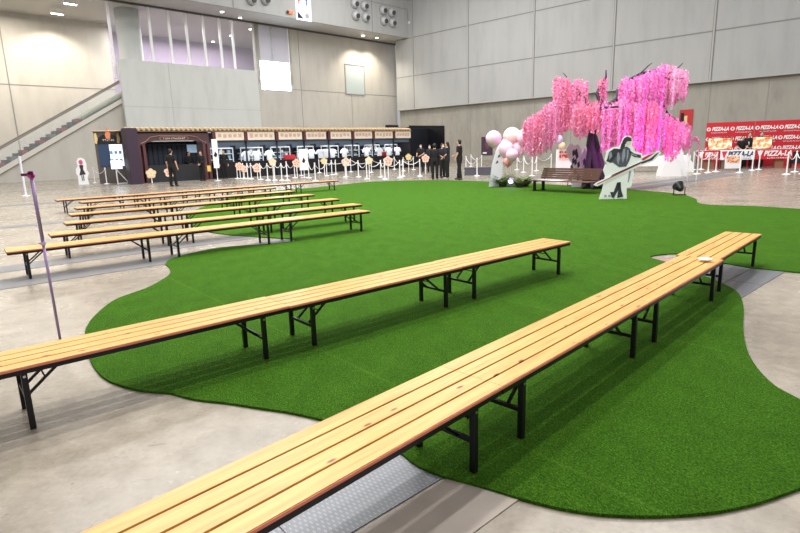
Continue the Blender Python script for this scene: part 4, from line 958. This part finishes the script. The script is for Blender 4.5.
# coloured flood lights on the tree
def flood(px, py, aim, label, col, power, lit):
    p = P(px, py); t = empty('floodlight', (p.x, p.y, 0.014), R(0), label=label, cat='light'); d = (aim-Vector((p.x, p.y, .25))).normalized()
    mb = MB(); c = Vector((0, 0, .2)); mb.tube([c-d*.09, c+d*.03, c+d*.1], [.07, .12, .15], 14); mb.build('lamp_head', M_BLACK, t)
    mb = MB(); mb.tube([c+d*.101, c+d*.106], .115, 14); mb.build('lens', mat('lens_violet', (190, 160, 255), .3, emit=5) if lit else mat('lens_off', (90, 70, 60), .2), t)
    mb = MB(); mb.tube([(-.15, 0, 0.0), (-.15, 0, .2), (-.1, 0, .22)], .014, 6); mb.tube([(.15, 0, 0.0), (.15, 0, .2), (.1, 0, .22)], .014, 6); mb.box(-.16, -.06, 0, .16, .06, .02); mb.build('yoke', M_BLACK, t)
    l = bpy.data.lights.new('flood', 'SPOT'); l.energy = power; l.color = col; l.spot_size = R(80); l.spot_blend = .6; l.shadow_soft_size = .12
    o = bpy.data.objects.new('flood', l); C.objects.link(o); o.location = Vector((p.x, p.y, .25))+d*.15; o.rotation_euler = d.to_track_quat('-Z', 'Y').to_euler()
aim = Vector((tb.x, tb.y, 2.2))
flood(679, 195.5, aim+Vector((.9, 0, 0)), 'small black floodlight on the turf edge right of the big cutout', (1, .25, .9), 330, False)
flood(511, 186.5, Vector((0, 6, .6)), 'lit violet floodlight among the ferns left of the park bench', (.75, .55, 1), 25, True)
for (px, py, ofs, pw) in ((619, 188, Vector((1.2, 0, .2)), 360), (572, 186, Vector((-.3, 0, 0)), 200)):  # floodlights added behind other things to tint the blossoms magenta
    flood(px, py, aim+ofs, 'added black floodlight shining up into the blossoms behind the %s' % ('big cutout' if px > 600 else 'park bench'), (.95, .25, 1), pw, False)

# ------------------------------------------------------------------ park bench
bl = P(533, 191.5); br = P(584, 194.8); ang = math.atan2(br.y-bl.y, br.x-bl.x); Lb = (br-bl).length
M_SLAT = mat('brown_slat', (104, 74, 62), .55, nscale=14, namt=.25, stretch=(1, 8, 8)); M_IRON = mat('cast_iron', (36, 32, 38), .5)
t = empty('park_bench', (bl.x, bl.y, .014), ang, label='brown slatted park bench with dark iron ends standing in front of the tree', cat='bench')
t.scale = (1, 1, .8)
for k in range(4):
    mb = MB(); y = .02+k*.115; mb.box(-.12, y, .40, Lb+.12, y+.1, .43); mb.build('seat_slat', M_SLAT, t, bevel=.004)
for k in range(5):
    z = .47+k*.083; y = .47+k*.03; mb = MB(); mb.box(-.12, y, z, Lb+.12, y+.028, z+.074); mb.build('back_slat', M_SLAT, t, bevel=.004)
for x in (0, Lb/2, Lb):
    mb = MB(); mb.prism_xz([(-.04, 0), (.04, 0), (.03, .38), (-.03, .38)], 0.03, .10); mb.box(-.03, .03, .36, .03, .52, .40); mb.box(-.03, .42, 0, .03, .5, .38)
    mb.tube([(0, .50, .38), (0, .63, .88)], .022, 6); mb.box(-.03, .0, 0, .03, .56, .03); mb.build('iron_end', M_IRON, t)
mb = MB(); mb.box(.02, .05, 0, 1.0, .4, .006); o = mb.build('white_sheet', mat('paper_white', (226, 226, 228), .6), loc=(bl.x, bl.y, .36), rz=ang); tag(o, 'white sheet lying flat on the left half of the park bench seat', 'paper')

# ------------------------------------------------------------------ big cutout on the turf (generic figure with a long lance)
p = P(613, 199.5); CF = Frame(p.x, p.y, -6)
def ch(px, py): return CF.hit(px, py)
t = empty('figure_cutout', (p.x, p.y, .014), CF.a, label='large white cutout of a dark-clothed figure holding a long red-edged lance, on the turf', cat='standee')
def cpoly(pp_, y0, y1, name, m, par=None):
    mb = MB(); mb.prism_xz([(a, max(.0, b-.014)) for a, b in (ch(*q) for q in pp_)], y0, y1); return mb.build(name, m, par or t)
base_ = cpoly([(599, 199.5), (602, 190), (605, 176), (603, 170), (605, 165), (612, 161), (625, 164), (634, 167), (634, 172), (631, 187), (626.5, 188), (626.5, 200)], -.01, .01, 'board', M_WHITE)
cpoly([(612, 170), (607, 164), (604.5, 160), (606.5, 151), (613, 147), (619, 146.5), (621, 143), (622.5, 139), (626, 135.5), (631, 136), (632.6, 141), (631.8, 146), (635.5, 151.5), (642, 153.5), (641, 159.5), (634, 166), (620, 170)], -.012, .008, 'figure_board', M_WHITE)
cpoly([(593, 185), (596, 182.5), (640, 162), (641, 155.5), (650, 154), (659, 150.5), (661, 153), (655, 160), (640, 166), (620, 175), (597, 186.3)], -.022, -.012, 'lance_board', M_WHITE)
M_INK = mat('ink_dark', (58, 58, 66), .6); M_INK2 = mat('ink_grey', (84, 86, 98), .6)
cpoly([(596.5, 184.7), (640, 163.8), (640, 163), (597, 183.6)], -.026, -.022, 'printed_red_edge', mat('print_red', (190, 50, 60), .6))
cpoly([(610, 177), (641, 163), (641, 161.5), (612, 174.7)], -.026, -.022, 'printed_blade', M_INK)
cpoly([(641, 164), (652, 160), (659, 152), (656, 153.5), (650, 158.5), (641, 162)], -.026, -.022, 'printed_blade', M_INK)
cpoly([(641, 159), (648, 155), (655, 152.6), (650, 156), (643, 160.5)], -.026, -.022, 'printed_red_edge', mat('print_red', (190, 50, 60)))
cpoly([(607, 159), (609, 152), (614, 148.5), (620, 149), (621, 144), (624, 141), (625, 146), (622, 151), (615, 157), (611, 163), (606, 161)], -.018, -.012, 'printed_hair', M_INK)
cpoly([(622, 142), (624, 138), (627.5, 136.5), (631, 138), (631.5, 141), (627, 141.5), (625.5, 144), (623, 145.5)], -.018, -.012, 'printed_hair', M_INK)
cpoly([(625.6, 142), (630.8, 141.2), (630.6, 144.3), (628.5, 146), (625.8, 145)], -.018, -.012, 'printed_face', mat('print_skin', (236, 214, 204), .6))
cpoly([(616, 152), (622, 147.5), (627, 146.5), (630, 149), (631, 155), (629, 161), (626, 166.5), (619, 167), (612, 162), (612, 157)], -.018, -.012, 'printed_dress', M_INK2)
cpoly([(629, 150), (634, 153.5), (640.5, 155), (641, 158), (634, 157), (629.5, 154)], -.018, -.012, 'printed_sleeve', M_INK)
cpoly([(617, 182.5), (620.5, 183), (619.3, 188), (616, 193.5), (613.5, 198.2), (611.5, 197.2), (610, 192), (613.5, 192)], -.018, -.01, 'printed_boot', M_INK)
cpoly([(617, 182.5), (620.5, 182), (621, 190), (623, 196.5), (617, 198), (618, 190)], -.018, -.01, 'printed_boot', M_INK)
mb = MB(); a_, b_ = ch(604, 198)
for k in range(2): mb.box(a_+k*.1, -.014, .05, a_+k*.1+.06, -.01, .11)
mb.build('printed_mark', mat('ink_pale', (170, 172, 180)), t)
mb = MB(); mb.add([(0, .01, .9), (.02, .01, .9), (.02, .5, 0), (0, .5, 0), (0, .01, 0), (.02, .01, 0)], [(0, 1, 2, 3), (0, 3, 4), (1, 5, 2), (3, 2, 5, 4), (0, 4, 5, 1)]); mb.build('rear_strut', M_WHITE, t)

M_INK3 = mat('ink_light', (150, 152, 166), .6)
for q_ in ([(617, 153), (618.5, 152), (620, 158), (618, 165), (616.5, 160)], [(623, 149), (625, 148.5), (625, 156), (622.5, 163), (621.5, 158)], [(627, 150), (628.5, 150), (628, 157), (626, 162)], [(609, 153), (611, 151.5), (612, 156), (609, 160)], [(631, 153), (637, 155.6), (637, 156.6), (631, 154.6)]):
    cpoly(q_, -.021, -.0181, 'printed_fold', M_INK3)
cpoly([(629, 171), (631, 171), (630, 176), (628.5, 182), (627.5, 182)], -.016, -.01, 'printed_caption', M_INK3)
# leaning white panel and balloons at the left of the tree
p = P(494, 187); PF = Frame(p.x, p.y, 10)
t = empty('white_panel_standee', (p.x, p.y, .014), PF.a, label='tall white curved standee with faint print behind the pink balloons', cat='standee')
mb = MB(); mb.prism_xz([(a, max(0, b-.014)) for a, b in (PF.hit(*q) for q in [(489, 186.8), (492, 165), (497, 148), (503, 139), (507, 139), (508, 145), (503.5, 160), (502, 175), (500, 187.5)])], -.012, .012); mb.build('board', mat('pale_board', (222, 226, 232), .5), t)
mb = MB()
for q in ((497, 163), (499, 157), (503, 147), (501, 151)): a, b = PF.hit(*q); mb.prism_xz([(a-.06, b-.05), (a+.05, b), (a+.02, b+.08), (a-.03, b+.04)], -.018, -.012)
mb.build('printed_mark', M_INK2, t)
mb = MB(); mb.add([(.1, .012, 1.0), (.12, .012, 1.0), (.12, .5, 0), (.1, .5, 0), (.1, .012, 0), (.12, .012, 0)], [(0, 1, 2, 3), (0, 3, 4), (1, 5, 2), (3, 2, 5, 4), (0, 4, 5, 1)]); mb.build('rear_strut', M_WHITE, t)
BALL = [(493.6, 138.7, 7.6, 'pale_pink', 'pale pink balloon, leftmost and highest beside the white standee'), (512, 136.5, 8.6, 'peach', 'large peach-pink balloon at the top centre of the cluster'), (524, 137, 7.4, 'rose', 'rose-white balloon at the top right of the cluster'),
        (506, 149, 7.6, 'pale_pink', 'pale pink balloon at the left middle of the cluster'), (519.5, 148.5, 7.6, 'rose', 'rose-white balloon at the right middle of the cluster'), (512, 155, 6.0, 'pale_pink', 'pale pink balloon low in the middle of the cluster'), (508, 161.5, 4.8, 'coral', 'small coral balloon at the bottom of the cluster')]
bcol = {'pale_pink': (250, 206, 232), 'peach': (250, 214, 206), 'rose': (250, 214, 232), 'coral': (248, 170, 176), 'lavender': (206, 190, 222), 'sand': (236, 206, 166)}
pb = P(510, 186); 
for i, (px, py, r_, c_, lab) in enumerate(BALL):
    q = at_depth(px, py, pb.y+[0, .4, -.05, -.22, .3, -.7, -.3][i]); rw = r_/F_PX*q.y*1.02
    t = empty('balloon', (q.x, q.y, 0.014), label=lab, cat='balloon', group='balloons of the pink cluster'); z = q.z-.014
    mb = MB(); mb.lathe((0, 0, z), [(.006, -rw*1.22), (.02, -rw*1.18), (rw*.28, -rw*1.05), (rw*.62, -rw*.78), (rw*.9, -rw*.38), (rw, .02), (rw*.96, rw*.3), (rw*.8, rw*.62), (rw*.5, rw*.88), (rw*.2, rw*.99), (.004, rw*1.02)], 20); mb.build('latex', mat('balloon_'+c_, bcol[c_], .3), t, True)
    mb = MB(); mb.tube([(0, 0, z-rw*1.22), ((pb.x-q.x)*.6, (pb.y-q.y)*.6, z*.4), (pb.x-q.x, pb.y-q.y, 0.0)], .006, 5); mb.build('stick', M_WHITE, t)
for px, py, r_, c_, lab in ((559.3, 139.5, 3.6, 'lavender', 'small lavender balloon seen under the left blossoms, upper of the two'), (562, 145.8, 3.4, 'sand', 'small sand-coloured balloon seen under the left blossoms, lower of the two')):
    q = at_depth(px, py, 24); rw = r_/F_PX*24; t = empty('balloon', (q.x, q.y, 0), label=lab, cat='balloon'); mb = MB(); mb.ball((0, 0, q.z), rw, rw, rw*1.1, 16, 10); mb.build('latex', mat('balloon_'+c_, bcol[c_], .3), t, True)
    mb = MB(); mb.tube([(0, 0, 0), (0, 0, q.z-rw)], .008, 5); mb.build('stick', M_WHITE, t)
# ferns
def fern(px, py, s_, lab, seed):
    p = P(px, py); rr_ = random.Random(seed); t = empty('potted_fern', (p.x, p.y, .014), label=lab, cat='plant')
    mb = MB()
    for k in range(40):
        a = rr_.random()*2*PI; ln = s_*rr_.uniform(.6, 1.1); up = rr_.uniform(.5, 1.1); prev = None
        for i in range(9):
            f = i/8; c = Vector((math.cos(a)*ln*f*.7, math.sin(a)*ln*f*.7, ln*up*(f-.45*f*f)+.02)); w_ = .09*s_*2*math.sin(PI*min(1, f+.12))
            if prev:
                sd = Vector((-math.sin(a), math.cos(a), 0)); d = (c-prev)
                for sgn in (-1, 1): mb.add([prev, prev+d*.6, prev+sd*sgn*w_+d*.9+Vector((0, 0, -.01))], [(0, 1, 2)])
            prev = c
    mb.build('fronds', mat('fern_green', (104, 124, 66), .6, nscale=20, namt=.3), t)
    mb = MB(); mb.lathe((0, 0, 0), [(.07*s_*2, 0), (.09*s_*2, .1*s_*2)], 12); mb.build('pot', mat('pot_dark', (60, 54, 44), .7), t)
fern(502.5, 187.2, .85, 'fern at the left side of the lit floodlight', 1); fern(520, 187.8, .85, 'fern directly right of the lit floodlight', 2); fern(525.5, 187, .7, 'smaller fern nearest the park bench end', 3)

# ------------------------------------------------------------------ things behind the tree
# menu board
p = P(557, 178); t = empty('menu_board', (p.x, p.y, 0), R(10), label='white framed board with red food pictures behind the park bench', cat='sign board')
bf = Frame(p.x, p.y, 10); (a0, z1), (a1, z0) = bf.hit(556.5, 149.5), bf.hit(572, 168)
mb = MB(); mb.box(a0, -.03, .15, a1, .03, z1); b_ = mb.build('board', M_WHITE, t)
mb = MB(); mb.box(a0+.08, -.04, .75, a1-.12, -.031, z1-.12); mb.build('picture_panel', mat('food_pale', (238, 206, 190), .6), b_)
mb = MB()
for i in range(2):
    for j in range(2): mb.ball((a0+.2+i*.24, -.042, .9+j*.2), .09, .008, .06, 10, 6)
mb.box(a0+.12, -.045, z1-.3, a1-.2, -.041, z1-.22); mb.build('food_pictures', mat('food_red', (196, 74, 56), .6), b_)
mb = MB()
for x in (a0, a1-.03): mb.box(x, -.02, 0, x+.03, .3, .15)
mb.build('feet', M_WHITE, t)
# monochrome and purple standees beside the trunk (plain figures)
for px, py, pts_, m, lab, lab2 in (
    (578, 187.5, [(572, 187), (573, 165), (569, 160), (566, 150), (568, 145), (571, 143), (574, 146), (577, 144), (580, 147), (582, 160), (584, 187)], (240, 242, 246), 'pale grey and white standee left of the dark trunk', 'grey'),
    (586.5, 187.2, [(581, 187), (582, 168), (580, 158), (583, 151), (586, 146), (590, 145), (594, 150), (592, 160), (593, 187)], (222, 206, 240), 'lilac and purple standee directly in front of the trunk', 'lilac')):
    p = P(px, py); f_ = Frame(p.x, p.y, 5)
    t = empty('character_standee', (p.x, p.y, .014), f_.a, label=lab, cat='standee')
    mb = MB(); mb.prism_xz([(a, max(0, b-.014)) for a, b in (f_.hit(*q) for q in pts_)], -.012, .012); mb.build('board', mat('standee_'+lab2, m, .5), t)
    mb = MB(); rr_ = random.Random(px)
    x0_, x1_ = min(q[0] for q in pts_)+4, max(q[0] for q in pts_)-5
    for k in range(9):
        a, b = f_.hit(rr_.uniform(x0_, x1_), rr_.uniform(152, 178)); mb.prism_xz([(a-.03, b-.12), (a+.05, b-.04), (a+.02, b+.13), (a-.05, b+.05)], -.018, -.012)
    mb.build('printed_shapes', mat('standee_ink_'+lab2, (70, 66, 84) if lab2 == 'grey' else (92, 56, 120), .5), t)
    mb = MB(); mb.add([(.1, .012, .9), (.12, .012, .9), (.12, .4, 0), (.1, .4, 0), (.1, .012, 0), (.12, .012, 0)], [(0, 1, 2, 3), (0, 3, 4), (1, 5, 2), (3, 2, 5, 4), (0, 4, 5, 1)]); mb.build('rear_strut', M_WHITE, t)
# white tables with figures behind the tree
p = P(652, 172); W2 = Frame(p.x, p.y, -20)
t = empty('white_table', (p.x, p.y, 0), W2.a, label='long white cloth-covered table behind the tree and cutout', cat='table')
mb = MB(); mb.box(-2.0, 0, .70, 1.5, .7, .75); mb.build('tabletop', M_WHITE, t); mb = MB(); mb.box(-2.0, -.01, .28, 1.5, .0, .70); mb.build('table_skirt', M_WHITE, t)
for x in (-1.9, -.8, .3, 1.4):
    for y in (.06, .62): mb = MB(); mb.box(x-.02, y-.02, 0, x+.02, y+.02, .70); mb.build('leg', M_LEG, t)
for i, (x, hh) in enumerate(((-.9, .36), (-.55, .5), (-.2, .36))):
    q = W2.w(x, .3, .752); mb = MB(); mb.box(-.13, -.08, 0, .13, .08, hh); mb.ball((0, 0, hh), .1, .07, .1); o = mb.build('red_display', mat('red_goods_0', (176, 34, 44)), loc=q, rz=W2.a); tag(o, 'red display figure on the white table, %s of three' % ('left', 'tall middle', 'right')[i], 'display figure', 'red displays on the white table')
for i, (px, py, hw, hh) in enumerate(((671, 176.5, .42, 1.0), (679, 176, .3, 1.15), (662, 176, .25, .9), (687, 172, .3, .9))):
    p = P(px, py); t = empty('small_standee', (p.x, p.y, 0), R(-10), label='white shaped standee behind the tree, %s of the four left of the red food stall' % ('second', 'third', 'leftmost', 'rightmost')[i], cat='standee', group='white standees under the right blossoms')
    mb = MB(); mb.prism_xz([(-hw, 0), (-hw*.7, hh*.5), (-hw*.4, hh*.6), (-hw*.35, hh*.85), (0, hh), (hw*.35, hh*.85), (hw*.4, hh*.6), (hw*.7, hh*.5), (hw, 0)], -.01, .01); mb.build('board', M_WHITE, t)
    mb = MB(); mb.add([(0, .01, .6), (.02, .01, .6), (.02, .3, 0), (0, .3, 0), (0, .01, 0), (.02, .01, 0)], [(0, 1, 2, 3), (0, 3, 4), (1, 5, 2), (3, 2, 5, 4), (0, 4, 5, 1)]); mb.build('rear_strut', M_WHITE, t)
# wall posters
def wall_poster(x0, y0, x1, y1, m, name, label, fr=RW, yo=.33):
    a0, z1 = fr.hit(x0, y0, yo); a1, z0 = fr.hit(x1, y1, yo); t = empty(name, fr.w((a0+a1)/2, yo, (z0+z1)/2), fr.a, label=label, cat='poster'); W_, H_ = a1-a0, z1-z0
    mb = MB(); mb.box(-W_/2, -.03, -H_/2, W_/2, -.0, H_/2); mb.build('sheet', m, t); return t, W_, H_
t, W_, H_ = wall_poster(680, 110, 692, 130, mat('banner_red', (196, 42, 50), .6), 'red_banner', 'red vertical banner on the concrete wall right of the blossoms')
mb = MB(); mb.box(-W_*.12, -.05, -H_*.4, W_*.1, -.031, H_*.2); mb.build('printed_stripe', mat('banner_cream', (236, 206, 150), .6), t); mb = MB(); mb.box(-W_*.4, -.05, -H_*.35, -W_*.15, -.031, H_*.35); mb.build('printed_stripe', M_BLACK, t)
t, W_, H_ = wall_poster(481.5, 137, 492.5, 155, mat('poster_plum', (70, 48, 68), .5), 'plum_poster', 'dark plum poster on the wall left of the balloons')
mb = MB(); mb.box(-W_*.35, -.045, -H_*.42, W_*.0, -.031, -H_*.34); mb.build('white_caption', M_WHITE, t); mb = MB(); mb.ball((.1, -.035, H_*.1), W_*.25, .012, H_*.25); mb.build('printed_figure', mat('poster_rose', (112, 66, 90), .5), t)
a, z = LF.hit(395.5, 127.5); t = empty('dark_vent', LF.w(a-.6, 0, z), LF.a, label='small dark louvre box low in the hall corner above the stalls', cat='vent'); mb = MB(); mb.box(-.9, -.15, -.25, .9, 0, .25); mb.build('case', M_LEG, t)
mb = MB()
for k in range(4): mb.box(-.85, -.17, -.2+k*.11, .85, -.151, -.15+k*.11)
mb.build('slats', mat('slat_grey', (70, 68, 70)), t)

# ------------------------------------------------------------------ food stall at the right
M_SRED = mat('stall_red', (206, 34, 48), .5)
pf0, pf1 = P(700, 168.5), P(800, 168); 
ang = math.atan2(-2.2, 6.8)
ct = P(755, 168.5); FS = Frame(ct.x, ct.y, -22)
# back wall panels
def fsh(px, py, yo=0): return FS.hit(px, py, yo)
x0, zt = fsh(707, 123, 2.2); x1, _ = fsh(755.5, 122, 2.2); x2, _ = fsh(830, 119, 2.2)
for i, (u0, u1, lab) in enumerate(((x0, x1-.01, 'red backdrop panel with white PIZZA-LA lettering, left of the two'), (x1+.01, x2, 'red backdrop panel with white PIZZA-LA lettering, right one cut by the picture edge'))):
    t = empty('backdrop_panel', FS.w((u0+u1)/2, 2.2, 0), FS.a, label=lab, cat='backdrop'); W_ = u1-u0
    mb = MB(); mb.box(-W_/2, 0, 0, W_/2, .05, zt); mb.build('panel', M_SRED, t)
    n = 2 if i == 0 else 3
    for r_ in range(3):
        for c_ in range(n):
            x = -W_/2+W_*(c_+.5)/n; z = zt-.34-r_*.52
            text('PIZZA-LA', .25, M_WHITE, t, (x+.1, -.008, z), sx=.74, shear=.25, bold=.012)
            mb = MB(); mb.tube([(x-W_/n*.40, -.012, z), (x-W_/n*.40, 0, z)], .10, 16); e_ = mb.build('emblem', M_WHITE, t)
            mb = MB(); mb.prism_xz([(x-W_/n*.40-.06, z+.05), (x-W_/n*.40+.06, z+.05), (x-W_/n*.40, z-.08)], -.018, -.0125); mb.build('emblem_wedge', M_SRED, e_)
            glyph_row(t, M_WHITE, x+.06, z-.19, 12, .05, .06, -.006, c_)
# counters with banners
bn = [(697, 719.5, 'red', 'folding counter with a red PIZZA-LA banner, leftmost of the three'), (720, 755, 'white', 'folding counter with a white PIZZA-LA banner in blue letters, middle of the three'), (755.5, 793, 'red', 'folding counter with a red PIZZA-LA banner, right of the three')]
for x0_, x1_, c_, lab in bn:
    u0, _ = fsh(x0_, 155); u1, _ = fsh(x1_, 155); t = empty('stall_counter', FS.w((u0+u1)/2, 0, 0), FS.a, label=lab, cat='counter'); W_ = u1-u0-.02
    mb = MB(); mb.box(-W_/2, 0, .88, W_/2, .6, .92); mb.build('tabletop', M_WHITE, t)
    mb = MB(); mb.box(-W_/2, -.02, .44, W_/2, -.002, .915); bn_ = mb.build('banner', M_SRED if c_ == 'red' else M_WHITE, t)
    lm = M_WHITE if c_ == 'red' else mat('banner_navy', (40, 44, 90), .5)
    text('PIZZA-LA', .34 if W_ > 1.4 else .26, lm, bn_, (.14, -.026, .71), sx=min(.86, W_/1.9), shear=.2, bold=.012); glyph_row(bn_, lm, .15, .50, 12, .06, .07, -.026, 4)
    mb = MB(); mb.prism_xz([(-W_/2+.05, .86), (-W_/2+.3, .86), (-W_/2+.17, .5)], -.03, -.021); mb.build('emblem_wedge', mat('pink_emblem', (226, 40, 90)) if c_ != 'red' else M_WHITE, bn_)
    for x in (-W_/2+.05, W_/2-.05):
        for y in (.05, .55): mb = MB(); mb.box(x-.015, y-.015, 0, x+.015, y+.015, .88); mb.build('leg', M_LEG, t)
M_FOODSCR = food_material('food_screen', .55, 5); M_FOOD = food_material('food_print', 0, 14)
# screens with food pictures
for px, lab in ((720.5, 'tilted menu screen with food pictures on the left red counter'), (762.5, 'tilted menu screen with food pictures beside the staff')):
    u, _ = fsh(px, 146, .3); t = empty('menu_screen', FS.w(u, .32, .921), FS.a, label=lab, cat='screen')
    k_ = 1 if px < 740 else .76
    mb = MB(); mb.box(-.58*k_, 0, .0, .52*k_, .05, .62); mb.build('case', mat('dark_case', (60, 52, 56), .4), t)
    mb = MB(); mb.box(-.55*k_, -.012, .04, .49*k_, -.001, .58); s_ = mb.build('display', M_FOODSCR, t)
    mb = MB(); rr_ = random.Random(int(px))
    for i in range(7): mb.ball(((-.42+i*.13)*k_, -.014, .18+(i % 2)*.22), .07, .008, .07, 10, 6)
    mb.build('food_pictures', mat('food_orange', (232, 150, 104), .4, emit=.4), s_)
for px, h_, lab, kw in ((742, 1.60, 'staff member in black bending over the counter beside the left menu screen', dict(lean=.25, arms='work')), (751, 1.74, 'staff member in black with a white name card standing between the menu screens', dict(arms='front')), (763, 1.76, 'staff member with dark hair mostly hidden behind the right menu screen', dict(arms='down'))):
    u, _ = fsh(px, 146, .95); q = FS.w(u, 1.0 if px == 742 else 1.45); person(q.x, q.y, FS.a+PI, h_, lab, **kw)
u, z = fsh(749.5, 143, .9); q = FS.w(u, 1.2, 1.22); mb = MB(); mb.box(-.05, -.005, -.07, .05, .005, .07); o = mb.build('name_card', M_WHITE, loc=q, rz=FS.a); tag(o, 'white name card on the chest of the middle food stall staff member', 'name card')
# a-frame price board
p = P(733, 170.6); f_ = Frame(p.x, p.y, -15); (a0, z1), (a1, z0) = f_.hit(725.5, 155.5), f_.hit(740, 167)
t = empty('price_board', (p.x, p.y, 0), f_.a, label='white a-frame price board with food pictures before the white banner', cat='sign board')
mb = MB(); mb.box(a0, -.02, .1, a1, .0, z1); b_ = mb.build('board', M_WHITE, t); mb = MB(); mb.box(a0+.05, -.028, z1-.34, a1-.05, -.021, z1-.04); mb.build('picture_panel', M_FOOD, b_)
mb = MB()
for x in (a0, a1-.03): mb.box(x, -.02, 0, x+.03, .02, .1); mb.bar((x+.015, .02, z1-.05), (x+.015, .4, 0.01), .02)
mb.build('frame', M_CHROME, t)
# brown boxes below counters, dark chairs to the right
for i, (px, w_, hh, c_) in enumerate(((706, .6, .5, (150, 108, 84)), (725, .5, .4, (140, 110, 90)), (777, .35, .55, (160, 108, 82)))):
    u, _ = fsh(px, 165, .5); q = FS.w(u, .3, .001); mb = MB(); mb.box(-w_/2, -.18, 0, w_/2, .18, hh); mb.box(-w_/2-.005, -.02, hh-.001, w_/2+.005, .02, hh+.003); o = mb.build('cardboard_box', mat('cardboard_%d' % i, c_, .8), loc=q, rz=FS.a); tag(o, ('brown cardboard box under the leftmost red counter', 'brown cardboard box under the white-bannered counter', 'narrow brown cardboard box under the right red counter')[i], 'box')
u, _ = fsh(805, 160, .3); u += .45; t = empty('black_table', FS.w(u, .2, 0), FS.a, label='black covered table at the right edge beside the red counter', cat='table')
mb = MB(); mb.box(-1.1, 0, .74, 1.0, .6, .78); mb.build('tabletop', M_BLACK, t); mb = MB(); mb.box(-1.1, -.01, .2, 1.0, 0, .74); mb.build('table_skirt', mat('charcoal_counter', (34, 34, 38)), t)
for x in (-1.0, .9):
    for y in (.05, .55): mb = MB(); mb.box(x-.02, y-.02, 0, x+.02, y+.02, .74); mb.build('leg', M_LEG, t)
